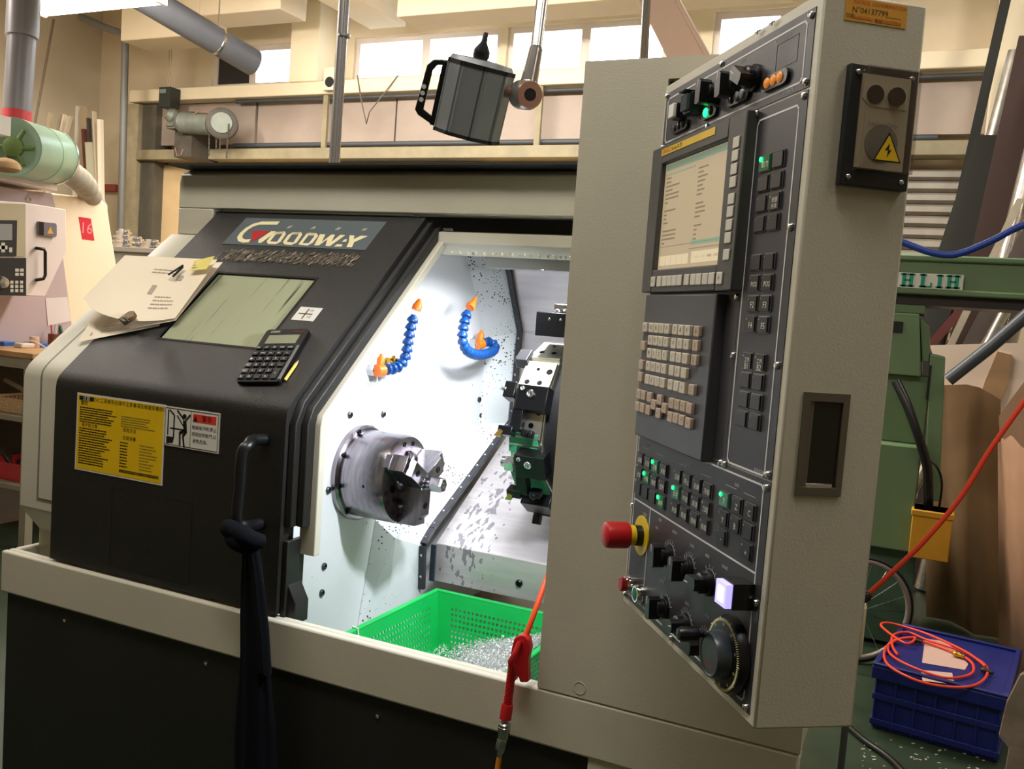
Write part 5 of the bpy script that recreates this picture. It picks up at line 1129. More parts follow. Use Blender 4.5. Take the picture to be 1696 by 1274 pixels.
# green extractor motor on top
mo = thing('extractor_motor', 'pale green drum shaped mist extractor on top of the cream machine', 'motor', q2(75, 250, X2-.2))
MG = mat('mint_green_metal', '#8fae98', .35, var=.05); a_, b_2 = at(20, 243, 5.1), at(86, 260, 5.6); ax2 = b_2-a_; L_ = ax2.length
m = MB(); m.lathe([(.12, .02), (.148, .0), (.162, .0), (.162, L_*.55), (.165, L_*.555), (.165, L_*.575), (.162, L_*.58), (.162, L_*.98), (.155, L_), (.0001, L_)], a_, ax2, 48); m.build('motor_drum', MG, mo, smooth=40)
m = MB(); m.lathe([(.145, .03), (.0001, .03)], a_, ax2, 32, 0); m.lathe([(.06, .03), (.055, .0), (.03, -.01), (.0001, -.01)], a_, ax2, 24, 1); 
for i in range(6):
    x_, y2_, z2_ = frame(ax2); aa = 2*pi*i/6; dirv = x_*cos(aa)+y2_*sin(aa); m.tube([a_+dirv*.05+ax2.normalized()*.012, a_+dirv*.11+ax2.normalized()*.02], .012, 6, 1)
m.build('fan_guard', [BLKM, mat('fan_green', '#6f8b4a', .5)], mo)
m = MB(); m.lathe([(.166, -.008), (.168, 0), (.168, .008), (.166, .012)], b_2-ax2.normalized()*.01, ax2, 48); m.build('clamp_band', STEEL, mo)
pth = spline([at(118, 285, 4.02), at(135, 300, 4.02), at(148, 318, 4.0), at(156, 345, 4.0)], 10)
m = MB(); m.tube(pth, .06, 20, rf=lambda t: .058+.006*sin(t*100)); fd = spline([at(92, 268, 5.6), at(118, 288, 5.7), at(140, 308, 5.9), at(158, 345, 6.2)], 24)
m = MB(); m.tube(fd, .06, 20, rf=lambda t: .066+.012*abs(sin(t*30))); m.build('flexible_hose', mat('flex_grey', '#a39d8e', .6), mo, smooth=60)
m = MB(); a_, b_2 = at(22, 205, 3.75), at(52, -60, 3.9); a2 = at(22, 205, 3.72); b2_ = at(36, -60, 3.72)
pv0, pv1 = at(20, 212, 3.70), at(36, 45, 3.70); x_ = at(22, 200, 3.72)
m.cyl(at(27, 212, 5.3), at(37, 45, 5.3), .076, seg=32); m.cyl(at(36.5, 62, 5.3), at(44, -90, 5.3), .088, seg=32); m.cyl(at(27.5, 206, 5.3), at(28.6, 185, 5.3), .078, seg=32, m=1)
m.build('riser_duct', [mat('riser_grey', '#7c797e', .38, var=.05), mat('red_tape', '#c2353c', .5)], mo)
m = MB(); p = at(-6, 208, 4.9); m.box(p.x-.06, p.x+.06, p.y-.04, p.y+.04, p.z-.05, p.z+.05, 0); m.box(p.x+.0, p.x+.04, p.y-.042, p.y-.04, p.z-.02, p.z+.02, 1); m.build('wiring_box', [WHITEP, YEL], mo, bevel=.004)
m = MB(); p = at(10, 277, 4.9); m.lathe([(.0001, .05), (.04, .045), (.07, .025), (.08, -.01), (.05, -.03)], p, (0, 0, 1), 20); o = m.build('rag_bundle', mat('rag_tan', '#bf9d74', .9, bump=.6, bscale=60), sub=1); tag(o, 'tan rag bundle lying on the top tray under the green motor', 'rag')
# workbench in front of the cream machine
bz = onY(60, 585, 2.9).z
wb = thing('workbench', 'workbench with wooden top and two open shelves at the left edge', 'workbench', (-4.75, 4.0, 0))
WOODT = mat('bench_wood', '#b98f62', .6, var=.2, vscale=6, stretch=(1, 6, 1)); BG = mat('bench_grey', '#8f8876', .6, var=.1)
by0, by1 = 3.45, 4.6; bz = onY(52, 586, by0).z; bx1 = onY(54, 587, by0).x; bx0 = X2+.06
m = MB(); m.box(bx0, bx1, by0, by1, bz-.03, bz); m.build('bench_top', WOODT, wb, bevel=.003)
m = MB(); s1 = onY(20, 690, by0).z; s2 = onY(20, 805, by0).z
for z in (s1, s2): m.box(bx0, bx1-.01, by0+.02, by1-.02, z-.03, z)
m.build('bench_shelf', BG, wb, bevel=.002)
for (x, y) in ((bx0+.03, by0+.03), (bx1-.05, by0+.03), (bx0+.03, by1-.06), (bx1-.05, by1-.06)):
    m = MB(); m.box(x-.025, x+.025, y-.025, y+.025, 0, bz-.03); m.build('bench_leg', BG, wb, bevel=.002)
m = MB(); m.box(bx0, bx1, by0+.01, by0+.03, bz-.09, bz-.03); m.build('bench_apron', BG, wb)
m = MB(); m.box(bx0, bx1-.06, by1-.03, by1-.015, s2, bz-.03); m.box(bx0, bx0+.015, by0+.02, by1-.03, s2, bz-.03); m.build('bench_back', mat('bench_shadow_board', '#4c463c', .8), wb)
def on_bench(px, py, z=None): yy = min(4.1, max(3.70, 3.70+(px-45)*.0068)); return Vector((onY(px, py, yy).x, yy, bz))
BOXB = mat('blue_box', '#2d5fae', .4)
for i, (px, py, sx) in enumerate(((12, 574, .07), (63, 577, .10))):
    p = on_bench(px, py); m = MB(); m.box(p.x-sx, p.x+sx*.4, p.y-.04, p.y+.04, bz, bz+.022); m.box(p.x-sx+.004, p.x+sx*.4-.004, p.y-.036, p.y+.036, bz+.022, bz+.025)
    o = m.build('blue_case', BOXB, bevel=.002); tag(o, ('flat blue case on the bench at the very left edge', 'flat blue case on the bench next to the white cloth')[i], 'case')
p = on_bench(39, 576); m = MB(); m.box(p.x-.035, p.x+.035, p.y-.04, p.y+.05, bz, bz+.028); o = m.build('folded_cloth', mat('cloth_white', '#d6c8ba', .9, bump=.4), bevel=.008, bseg=3); tag(o, 'folded white cloth between the two blue cases on the bench', 'cloth')
p = on_bench(57, 562); m = MB(); m.lathe([(.028, 0), (.03, .005), (.027, .05), (.027, .062), (.024, .066), (.0001, .066)], (p.x, p.y, bz), (0, 0, 1), 24); o = m.build('tape_roll', mat('pinkish_roll', '#c4a48c', .7)); tag(o, 'pinkish cylindrical cup on the bench left of the pen holder', 'cup')
m = MB(); c0 = Vector((p.x-.02, p.y-.03, bz+.005)); m.tube(spline([c0+Vector((-.04, -.02, 0)), c0+Vector((.0, -.01, .03)), c0+Vector((.06, 0, .035)), c0+Vector((.13, .02, .004))], 6), .004, 8); o = m.build('white_cable', WHITEP); tag(o, 'short white cable arching over the bench in front of the pinkish cup', 'cable')
p = on_bench(88, 574); pc_ = p
pt = thing('pen_pot', 'brown glass jar holding pens on the bench', 'pen holder', (p.x, p.y, bz))
m = MB(); m.lathe([(.030, 0), (.032, .004), (.032, .075), (.029, .077), (.028, .006), (.0001, .006)], (p.x, p.y, bz), (0, 0, 1), 24); m.build('jar', mat('brown_glass', '#6a3a24', .2), pt)
for i, (dx, dy, cc, tl) in enumerate(((-.012, .0, '#b8342c', .13), (.008, .008, '#d9d6d2', .12), (.014, -.008, '#c8c8d0', .14))):
    m = MB(); m.cyl((p.x+dx*.5, p.y+dy, bz+.01), (p.x+dx*2, p.y+dy, bz+tl), .0045, seg=8); o = m.build('pen', mat('pen%d' % i, cc, .4)); tag(o, ('red pen in the brown jar on the bench', 'white pen in the middle of the brown jar', 'pale grey pen standing at the right in the brown jar')[i], 'pen', None)
m = MB(); p2 = on_bench(109, 565); m.box(p2.x-.04, p2.x+.06, p2.y-.03, p2.y+.03, bz, bz+.07); o = m.build('blue_tool_box', mat('dark_blue_bin', '#34548a', .5), bevel=.004); tag(o, 'small dark blue bin of tools right of the pen jar', 'bin')
m = MB(); m.cyl((p2.x-.03, p2.y, bz+.05), (p2.x-.06, p2.y, bz+.125), .010, seg=12); o = m.build('marker', mat('marker_green', '#1d4a34', .5)); tag(o, 'dark green marker leaning in the blue bin', 'marker')
m = MB(); m.box(p2.x+.0, p2.x+.09, p2.y+.032, p2.y+.06, bz, bz+.095); o = m.build('red_box', mat('red_card', '#a8383a', .5)); tag(o, 'small red box behind the blue bin on the bench', 'box')
# basket and red tray on the shelves
ps = onZ(18, 675, s1); bs = thing('wicker_basket', 'small tan lattice basket with rods on the upper bench shelf', 'basket', (ps.x, ps.y, s1))
m = MB()
x0, x1, y0, y1 = bx0+.08, bx1-.09, by0+.08, by0+.34
wallgrid((x0+.01, y0+.01, s1+.003), (x1-.01, y0+.01, s1+.003), (x1, y0, s1+.085), (x0, y0, s1+.085), 14, 4, .03, .08, m); wallgrid((x0+.01, y1-.01, s1+.003), (x1-.01, y1-.01, s1+.003), (x1, y1, s1+.085), (x0, y1, s1+.085), 14, 4, .03, .08, m)
wallgrid((x1-.01, y0+.01, s1+.003), (x1-.01, y1-.01, s1+.003), (x1, y1, s1+.085), (x1, y0, s1+.085), 9, 4, .03, .08, m); wallgrid((x0+.01, y0+.01, s1+.003), (x0+.01, y1-.01, s1+.003), (x0, y1, s1+.085), (x0, y0, s1+.085), 9, 4, .03, .08, m)
m.build('basket_side', mat('tan_plastic', '#c4a57c', .6), bs, solid=.004, smooth=0)
m = MB(); m.box(x0+.01, x1-.01, y0+.01, y1-.01, s1+.001, s1+.004); m.build('basket_floor', mat('tan_plastic'), bs)
m = MB(); m.tube([(x0+.02, y0+.1, s1+.17), (x1-.05, y0+.16, s1+.05)], .014, 8); o = m.build('grey_bar', mat('bar_beige', '#a89c88', .5)); tag(o, 'beige bar lying slantwise in the lattice basket', 'bar')
m = MB(); m.tube(spline([(x1-.24, y0+.12, s1+.10), (x1-.12, y0+.12, s1+.15), (x1-.03, y0+.1, s1+.12), (x1-.02, y0+.12, s1+.02)], 6), .005, 8); o = m.build('bent_wire', mat('bar_beige')); tag(o, 'bent beige wire arching over the lattice basket', 'wire')
m = MB(); x0, x1, y0, y1 = bx0+.06, bx1-.085, by0+.08, by0+.40
m.box(x0, x1, y0, y1, s2+.001, s2+.006); m.box(x0, x1, y0, y0+.006, s2+.006, s2+.10); m.box(x0, x1, y1-.006, y1, s2+.006, s2+.10); m.box(x0, x0+.006, y0, y1, s2+.006, s2+.10); m.box(x1-.006, x1, y0, y1, s2+.006, s2+.10)
o = m.build('red_tray', mat('red_bin', '#b0282c', .4), bevel=.002); tag(o, 'red plastic tray on the lower bench shelf', 'tray')
m = MB(); rnd = random.Random(4)
for i in range(7): a = Vector((rnd.uniform(x0+.1, x1-.05), rnd.uniform(y0+.04, y1-.04), s2+.075)); b = a+Vector((rnd.uniform(-.1, .1), rnd.uniform(-.05, .05), .06)); m.cyl(a, b, .012, seg=8)
o = m.build('tool_scraps', mat('scrap_dark', '#3a3632', .5, .5)); tag(o, 'dark jumble of metal scraps filling the red tray', 'scrap', kind='stuff')
# turned steel parts standing on a cabinet behind
pz = onY(225, 410, 5.3); cbx0 = onY(186, 420, 5.6).x; cbx1 = onY(300, 420, 5.3).x
m = MB(); m.box(cbx0, cbx1, 5.3, 5.75, 0, pz.z); m.box(cbx0-.02, cbx1+.02, 5.28, 5.77, pz.z-.04, pz.z); o = m.build('tool_cabinet', mat('cabinet_dark', '#6a665e', .5), bevel=.004); tag(o, 'dull grey cabinet behind the lathe carrying stacks of steel discs', 'cabinet')
for i, (px, n, rr, lab) in enumerate(((203, 4, .085, 'tallest stack of shiny steel discs on the grey cabinet, leftmost'), (225, 3, .075, 'middle stack of shiny steel discs on the grey cabinet'), (250, 2, .07, 'lowest stack of shiny steel discs on the grey cabinet, rightmost'))):
    p = onY(px, 405, 5.40+.22*(i % 2)); z = pz.z; stk_ = thing('steel_disc_stack', lab, 'steel discs', (p.x, 5.40+.22*(i % 2), z))
    for k in range(n):
        m = MB(); r_ = rr*1.2*(1-.14*k); m.lathe([(r_, 0), (r_, .018), (r_*.7, .022), (r_*.7, .036), (r_*.3, .036), (r_*.3, .02), (.0001, .02)], (p.x+.01*(k % 2), 5.40+.22*(i % 2), z), (0, 0, 1), 28); m.build('steel_disc', STEEL, stk_); z += .0365
# strips and bars leaning in the left corner
spec = [(84, 187, 77, 255, .02, '#b7a78c'), (102, 190, 96, 226, .016, '#8f8270'), (108, 190, 100, 228, .012, '#c0b198'), (117, 193, 108, 226, .014, '#a39682'), (130, 176, 126, 268, .022, '#d2cabb'), (141, 178, 136, 300, .05, '#9c8a6e'), (139, 214, 144, 290, .02, '#5c2f28'), (147, 196, 150, 262, .014, '#3c3630'), (149, 236, 154, 306, .05, '#a9a48c'), (156, 185, 162, 310, .01, '#a99b84'), (166, 198, 168, 325, .022, '#c9bda9')]
for i, (xa, ya, xb, yb_, wd, cc) in enumerate(spec):
    yy = (6.95 if i > 3 else 6.35)-.065*i
    t0_ = onY(xa, ya, yy); b0_ = onY(xb, yb_, yy); b0_ = onY(xb, yb_, yy-.14*(t0_.z-b0_.z)); d_ = (b0_-t0_); k = (t0_.z-.0)/(t0_.z-b0_.z); bot = t0_+d_*k; bot.z = 0.01; bot.y = t0_.y-.42; bot.x = max(bot.x, XL+.06+.07*i)
    m = MB(); t = (t0_-bot).normalized(); s_ = Vector((1, 0, 0))*wd; n_ = Vector((0, .018, 0)); vs = [bot-s_-n_, bot+s_-n_, bot+s_+n_, bot-s_+n_, t0_-s_-n_, t0_+s_-n_, t0_+s_+n_, t0_-s_+n_]
    m.add(vs, [(3, 2, 1, 0), (4, 5, 6, 7), (0, 1, 5, 4), (1, 2, 6, 5), (2, 3, 7, 6), (3, 0, 4, 7)])
    lab = ['pale thin strip leaning on the left wall beside the grey riser duct', 'brown grey strip leaning above the green motor, leftmost of three', 'pale strip leaning above the green motor, middle of three', 'short grey strip leaning above the green motor, rightmost of three', 'bright white aluminium strip leaning in the corner, tallest', 'wide brown board leaning behind the bright white strip', 'dark red brown strip crossing in front of the wide brown board', 'black thin strip leaning right of the wide brown board', 'pale green board with small print leaning in the corner', 'very thin beige rod leaning right of the pale green board', 'pale tube leaning rightmost in the corner beside the conduit'][i]
    o = m.build('leaning_strip', mat('strip%d' % i, cc, .5, .2 if i == 4 else 0)); tag(o, lab, 'strip')
m = MB(); a_, b_2 = onY(150, 304, 7.24), onY(193, 318, 7.24); m.box(a_.x, b_2.x, 7.22, 7.295, (a_.z+b_2.z)/2-.035, (a_.z+b_2.z)/2+.035)

o = m.build('red_rack', mat('rack_red', '#9a4a3a', .6)); tag(o, 'dull red steel rack bar in front of the leaning strips', 'rack')
m = MB(); a_, b_2 = onY(89, 32, 6.4), onY(56, 215, 6.2); b_2 = a_+(b_2-a_)*2.4; m.cyl(a_, b_2, .012, seg=8); o = m.build('slanting_rod', mat('rod_brown', '#7a6a58', .5)); tag(o, 'thin brown rod slanting down the left wall behind the motor', 'rod')
# hoist on the far wall
hc = 6.75
ho = thing('chain_hoist', 'old grey electric chain hoist mounted on the far wall under the beam', 'hoist', onY(330, 205, hc))
HG = mat('hoist_grey', '#72776d', .5, .3, var=.2, vscale=12); RU = mat('hoist_dark', '#4a443c', .6, var=.3)
def rY(p0, p1, z0=None): pass
a_, b_2 = onY(303, 204, hc), onY(352, 206, hc); L_ = (b_2-a_).length
m = MB(); m.lathe([(.04, -.07), (.065, -.06), (.085, -.02), (.052*2, .0), (.058*2-.01, .02), (.10, .03), (.10, L_), (.05, L_+.01)], a_, b_2-a_, 28); m.build('hoist_motor', HG, ho, smooth=35)
c_ = onY(368, 205, hc); dv = (Vector((.75, -1, 0))).normalized(); m = MB(); m.lathe([(.13, -.05), (.145, -.04), (.145, .03), (.125, .04)], c_, dv, 36, 0); m.lathe([(.10, .04), (.095, .055), (.0001, .056)], c_, dv, 32, 1); m.build('hand_wheel', [RU, HG], ho, smooth=35)
m = MB(); a_ = onY(285, 205, hc-.02); m.box(a_.x+.0, a_.x+.22, hc+.02, 7.14, a_.z-.31, a_.z+.12); m.build('mount_plate', RU, ho)
m = MB(); a_ = onY(290, 195, hc); m.lathe([(.0001, -.02), (.06, -.01), (.075, .03), (.05, .08), (.0001, .085)], a_, (-.5, -.6, .3), 18); m.box(a_.x-.06, a_.x+.12, hc-.05, hc+.05, a_.z-.11, a_.z-.04); m.build('gear_box', HG, ho)
for px, yt, yb_ in ((348, 210, 258), (360, 215, 248), (366, 225, 248), (380, 205, 262)):
    m = MB(); a_, b_2 = onY(px-1, yt, hc-.03), onY(px-(2 if px != 380 else 5), yb_, hc-.03); n = int((a_-b_2).length/.02)
    for i in range(n): c_ = a_.lerp(b_2, (i+.5)/n); m.box(c_.x-(.007 if i % 2 else .003), c_.x+(.007 if i % 2 else .003), c_.y-(.003 if i % 2 else .007), c_.y+(.003 if i % 2 else .007), c_.z-.012, c_.z+.012)
    m.build('hoist_chain', RU, ho, smooth=0)
m = MB(); m.tube([onY(320, 190, hc-.06), onY(330, 184, hc-.08), onY(345, 186, hc-.08), onY(352, 192, hc-.08)], .008, 6); m.tube([onY(278, 186, hc-.06), onY(269, 197, hc-.08), onY(274, 207, hc-.08), onY(286, 208, hc-.06)], .006, 6); m.tube([onY(290, 245, hc-.06), onY(293, 258, hc-.08), onY(300, 256, hc-.08), onY(303, 247, hc-.06)], .005, 6); m.build('hoist_cable', mat('cable_rust', '#8a6a5a', .6), ho)
a_, b_2 = onY(269, 146, 6.9), onY(286, 178, 6.9); m = MB(); m.box(a_.x, b_2.x, 6.86, 6.99, b_2.z, a_.z, 0); m.box(a_.x+.01, a_.x+.09, 6.858, 6.86, a_.z-.06, a_.z-.02, 1); m.cyl((a_.x+.05, 6.92, a_.z), (a_.x+.05, 6.92, a_.z+.9), .008, seg=6, m=2); m.cyl((a_.x+.08, 6.92, a_.z), (a_.x+.08, 6.92, a_.z+.9), .006, seg=6, m=2)
o = m.build('junction_box', [mat('jbox', '#2f3330', .5), mat('jlabel', '#7c8a80', .5), mat('jwire', '#b8a888', .6)], bevel=.004); tag(o, 'dark upright box with conduits fixed to the cream beam above the hoist', 'box')
# slanting steel strut behind the column
m = MB(); a_, b_2 = onY(1078, -20, 3.6), onY(1140, 100, 3.4); 
ab = b_2-a_; m.T = basis(a_-ab*1.5, *frame(ab, (0, 1, 0))); m.box(-.06, .06, -.035, .035, 0, ab.length*4.5, 0); m.box(-.075, -.06, -.035, .035, 0, ab.length*4.5, 0)
o = m.build('slanting_strut', mat('strut_beige', '#d8b8a2', .5), bevel=.004); tag(o, 'beige slanting steel strut in front of the windows above the grey column', 'strut')
# ---------------------------------------------------------------- background, right
DG = mat('drill_green', '#67805a', .45, var=.06, vscale=4); DG2 = mat('drill_green_dark', '#3f5a45', .5, var=.1)
YR = 4.9
dm = thing('radial_drill', 'green radial drilling machine with a long arm and white name sign behind the control box', 'drilling machine', (0, YR+.3, 0))
def R_(px, py, y=YR): return onY(px, py, y)
a_, b_2 = R_(1486, 425), R_(1486, 490); xE = 1.6
m = MB(); za = (R_(1600, 425).z); zb_ = R_(1600, 492).z
m.box(-.9, xE, YR, YR+.45, zb_, za); m.box(-.9, xE, YR-.02, YR, za-.03, za); m.box(-.9, xE, YR-.02, YR, zb_, zb_+.03); arm = m.build('drill_arm', DG, dm, bevel=.008)
MB().box(-.9, xE, YR+.02, YR+.40, zb_-.05, zb_-.001).build('arm_underside', mat('slide_dark', '#2a2420', .4), arm)
sg0, sg1 = R_(1490, 451, YR-.03), R_(1594, 481, YR-.03); m = MB(); cxs = sg1.x-.62
m.box(cxs, sg1.x, YR-.026, YR-.021, sg1.z, sg0.z+.0, 0)
tx_ = 'CHENG H LIH'
zs_, hs_ = (sg0.z+sg1.z)/2-.031, .064
def slab(x0, ch):
    w_ = .060; b = lambda a, b_, c, d: m.box(x0+a*w_, x0+b_*w_, YR-.0285, YR-.026, zs_+c*hs_, zs_+d*hs_, 1)
    for u in ((.08, .38), (.62, .92)) if ch == 'H' else (((.15, .45),) if ch == 'L' else ((.22, .52),)):
        b(u[0], u[1], 0, 1); b(u[0]-.12, u[1]+.12, 0, .13); b(u[0]-.12, u[1]+.12, .87, 1)
    if ch == 'H': b(.3, .7, .43, .57)
    if ch == 'L': b(.4, 1.0, 0, .13); b(.86, 1.0, .1, .38)
xr_ = sg1.x-.012
for k_, (ch, dx_) in enumerate((('H', .062), ('I', .112), ('L', .182), ('H', .262), ('G', 0))):
    if ch != 'G': slab(xr_-dx_-.0, ch)
m.build('name_sign', [mat('sign_white', '#dcd9cc', .4), mat('sign_teal', '#1d8e74', .4)], arm, smooth=0)
m = MB(); x0, x1 = R_(1440, 520).x-.25, R_(1528, 520).x
m.box(x0, R_(1533, 510).x, YR+.02, YR+.4, R_(1500, 519).z, zb_-.05)
m.prism([(x0, R_(1500, 519).z), (R_(1523, 520).x, R_(1500, 519).z), (R_(1528, 600).x, R_(1500, 622).z), (x0, R_(1500, 622).z)], 'y', YR-.02, YR+.4)
m.box(x0, R_(1529, 740).x, YR+.03, YR+.4, R_(1500, 735).z, R_(1500, 622).z)
m.box(x0, R_(1526, 740).x, YR-.12, YR+.4, 0.5, R_(1500, 735).z)
hdm = m.build('drill_column', DG, dm, bevel=.006)
m = MB(); m.prism([(R_(1541, 583).x, R_(1541, 586).z), (R_(1566, 590).x, R_(1566, 592).z), (R_(1556, 830).x, R_(1556, 830).z), (R_(1530, 830).x, R_(1530, 830).z)], 'y', YR-.01, YR+.35)
m.prism([(R_(1523, 525).x, R_(1523, 525).z), (R_(1540, 530).x, R_(1540, 540).z), (R_(1540, 600).x, R_(1540, 600).z), (R_(1527, 600).x, R_(1527, 600).z)], 'y', YR+.01, YR+.35)
m.build('column_cover', DG, dm, bevel=.005)
m = MB(); p = R_(1488, 536, YR-.022); m.box(p.x-.06, p.x+.022, YR-.024, YR-.02, p.z-.045, p.z+.01); m.prism([(R_(1540, 600).x, R_(1540, 605).z), (R_(1544, 600).x, R_(1540, 605).z), (R_(1538, 660).x, R_(1538, 665).z), (R_(1533, 660).x, R_(1533, 660).z)], 'y', YR-.014, YR-.011); m.build('cover_slot', BLKM, dm)
m = MB(); m.box(x0, R_(1520, 900).x, YR-.05, YR+.4, 0.02, .52); m.build('drill_base', DG2, dm, bevel=.006)
m = MB(); m.tube(spline([R_(1484, 632, YR-.1), R_(1502, 670, YR-.14), R_(1520, 720, YR-.16), R_(1535, 770, YR-.15), R_(1538, 820, YR-.12), R_(1537, 860, YR-.08)], 8), .026, 12, rf=lambda t: .022); m.build('drill_cable', BLK, dm, smooth=60)
m = MB(); a_, b_2 = R_(1512, 843, YR-.2), R_(1570, 933, YR-.2); m.box(a_.x, b_2.x, YR-.2, YR-.02, b_2.z, a_.z, 0); m.box(a_.x-.006, b_2.x+.006, YR-.207, YR-.01, a_.z-.03, a_.z, 0); yb_o = m.build('yellow_box', YELB, dm, bevel=.005)
m = MB(); m.tube(spline([R_(1528, 755, YR-.12), R_(1550, 770, YR-.14), R_(1560, 800, YR-.14), R_(1555, 845, YR-.12)], 6), .006, 6); m.build('thin_wire', BLK, dm)
m = MB(); m.tube([R_(1570, 630, YR-.1), R_(1640, 575, YR-.1), R_(1720, 505, YR-.1), R_(2000, 260, YR-.1)], .030, 12); o = m.build('slanting_pipe', mat('pipe_bluegrey', '#4d5257', .4)); tag(o, 'dark grey pipe slanting up to the right in front of the cardboard', 'pipe')
# blue hose hanging at top right
m = MB(); m.tube(spline([R_(1480, 395, 3.6), R_(1502, 404, 3.6), R_(1545, 419, 3.6), R_(1585, 421, 3.6), R_(1640, 400, 3.6), R_(1690, 375, 3.6), R_(1760, 355, 3.6), R_(1950, 310, 3.6), R_(2300, 120, 3.6)], 8), .0125, 10); o = m.build('air_hose', mat('hose_blue', '#24429a', .4), smooth=60); tag(o, 'blue air hose sagging across the top of the green drill arm', 'hose')
# long stock leaning on the right
LY = [6.72, 6.48, 6.62, 6.86, 6.36, 6.56, 6.24, 6.07, 6.15, 6.0, 5.93, 5.86]
def lean(pt, pb, w_px, cc, lab, y0=6.6, y1=6.0, metal=0, round_=False, var=.1, rough=.85, th=.025):
    y0 = LY.pop(0); t0_ = onY(*pt, y0); b0_ = onY(*pb, y0); b0_ = onY(*pb, y0-.04*(t0_.z-b0_.z)); k = t0_.z/(t0_.z-b0_.z); bot = t0_+(b0_-t0_)*k; bot.z = .01
    wd = w_px/FPX*y0*.5*1.05; m = MB()
    if round_: m.cyl(bot, t0_, wd, seg=20)
    else:
        s_ = Vector((wd, 0, 0)); n_ = Vector((0, th, 0)); vs = [bot-s_-n_, bot+s_-n_, bot+s_+n_, bot-s_+n_, t0_-s_-n_, t0_+s_-n_, t0_+s_+n_, t0_-s_+n_]
        m.add(vs, [(3, 2, 1, 0), (4, 5, 6, 7), (0, 1, 5, 4), (1, 2, 6, 5), (2, 3, 7, 6), (3, 0, 4, 7)])
    o = m.build('steel_bar', mat('stock_'+cc[1:]+('r' if round_ else ''), cc, rough, metal, var=var), smooth=40); tag(o, lab, 'bar')
lean((1668, -10), (1575, 400), 13, '#262622', 'long thin black bar leaning highest on the right', 6.9, 6.3)
lean((1645, 225), (1580, 420), 42, '#26251f', 'wide black flat bar leaning on the right', 6.3, 5.9)
lean((1682, 85), (1640, 245), 19, '#a49e94', 'round steel tube with tape leaning at the right', 6.8, 6.6, .6, True, .25, .35)
lean((1693, 85), (1650, 290), 12, '#2e2825', 'dark slim bar just behind the round steel tube', 7.0, 6.8)
lean((1712, 60), (1630, 430), 36, '#382720', 'broad dark brown channel bar leaning at the right edge', 6.4, 5.7)
lean((1655, 260), (1612, 425), 6, '#a98f70', 'thin tan strip between the black bar and the brown bar', 6.2, 5.8)
lean((1745, 120), (1670, 420), 26, '#c8c2ba', 'bright steel tube leaning right of the brown bar', 6.0, 5.5, .8, True, .2, .25)
lean((1780, 120), (1690, 470), 30, '#b0a8a0', 'second bright steel tube leaning at the frame edge', 6.0, 5.5, .8, True, .2, .25)
lean((1630, 470), (1565, 545), 14, '#5a2a24', 'dark red bar below the drill arm', 6.2, 5.9)
lean((1690, 330), (1590, 540), 10, '#9a8f7c', 'thin grey angle bar below the drill arm', 5.9, 5.7)
lean((1735, 330), (1625, 540), 22, '#4a403a', 'dark bar below the arm beside the bright tubes', 5.8, 5.5)
lean((1760, 330), (1650, 545), 14, '#cfc9bf', 'narrow bright steel tube below the arm', 5.5, 5.3, .8, True, .2, .25)
# cardboard
CARD = mat('cardboard', '#a88560', .85, var=.12, vscale=4); CARD2 = mat('cardboard_pale', '#c9a384', .85, var=.06); CARDD = mat('cardboard_dark', '#8a6a48', .85, var=.1)
def board(name, pts, y, th, mt, lab, lean_=0, jag=0):
    P = []
    for (px, py) in pts: p = onY(px, py, y); P.append(p+Vector((0, lean_*(p.z-.3), 0)))
    m = MB(); n_ = Vector((0, 1, 0)); m.poly([p for p in P][::-1], 0, n_, th) if True else None
    o = m.build(name, mt, smooth=0); tag(o, lab, 'cardboard'); return o
board('cardboard_sheet', [(1540, 572), (1680, 568), (1700, 570), (1700, 640), (1660, 700), (1620, 860), (1570, 860), (1560, 640)], 5.62, .02, mat('white_board', '#e9d3be', .7), 'large pale board standing behind the brown cardboard')
board('cardboard_sheet', [(1652, 582), (1676, 588), (1668, 640), (1655, 672), (1620, 665), (1632, 630)], 5.608, .012, CARD, 'small brown torn flap of cardboard at the top of the pale board')
m = MB(); yb0_ = 5.5
prof_ = [(1536, 640, 1528, 1075), (1567, 638, 1568, 1075), (1600, 637, 1595, 1070), (1622, 642, 1612, 1066), (1640, 652, 1632, 1072), (1657, 662, 1650, 1150)]
top_, bot_ = [], []
for i, (xa, ya, xb, yb_) in enumerate(prof_):
    y = yb0_+.05*sin(i*1.6)-.04*i; top_.append(onY(xa, ya, y)); b = onY(xb, yb_, y); b.z = .01; bot_.append(b)
vs = top_+bot_; n = len(top_); m.add(vs, [(i, n+i, n+i+1, i+1) for i in range(n-1)])
o = m.build('cardboard_sheet', CARD, solid=.012, smooth=60); tag(o, 'tall bent brown cardboard sheet standing beside the green drill', 'cardboard')
m = MB(); prof_ = [(1655, 733, 1658, 1090), (1664, 730, 1677, 1100), (1675, 722, 1688, 1130), (1690, 740, 1704, 1160), (1730, 760, 1745, 1200)]
top_, bot_ = [], []
for i, (xa, ya, xb, yb_) in enumerate(prof_): y = 4.85-.12*i; top_.append(onY(xa, ya, y)); b = onY(xb, yb_, y); b.z = .01; bot_.append(b)
n = 5; m.add(top_+bot_, [(i, n+i, n+i+1, i+1) for i in range(n-1)]); o = m.build('cardboard_sheet', mat('cardboard_mid', '#9a7558', .85, var=.08), solid=.012, smooth=60); tag(o, 'nearer brown cardboard panel at the right edge of the picture', 'cardboard')
board('cardboard_sheet', [(1654, 690), (1700, 628), (1760, 600), (1760, 760), (1690, 740), (1656, 724)], 4.95, .012, CARD2, 'pinkish cardboard flap folded over at the right edge')
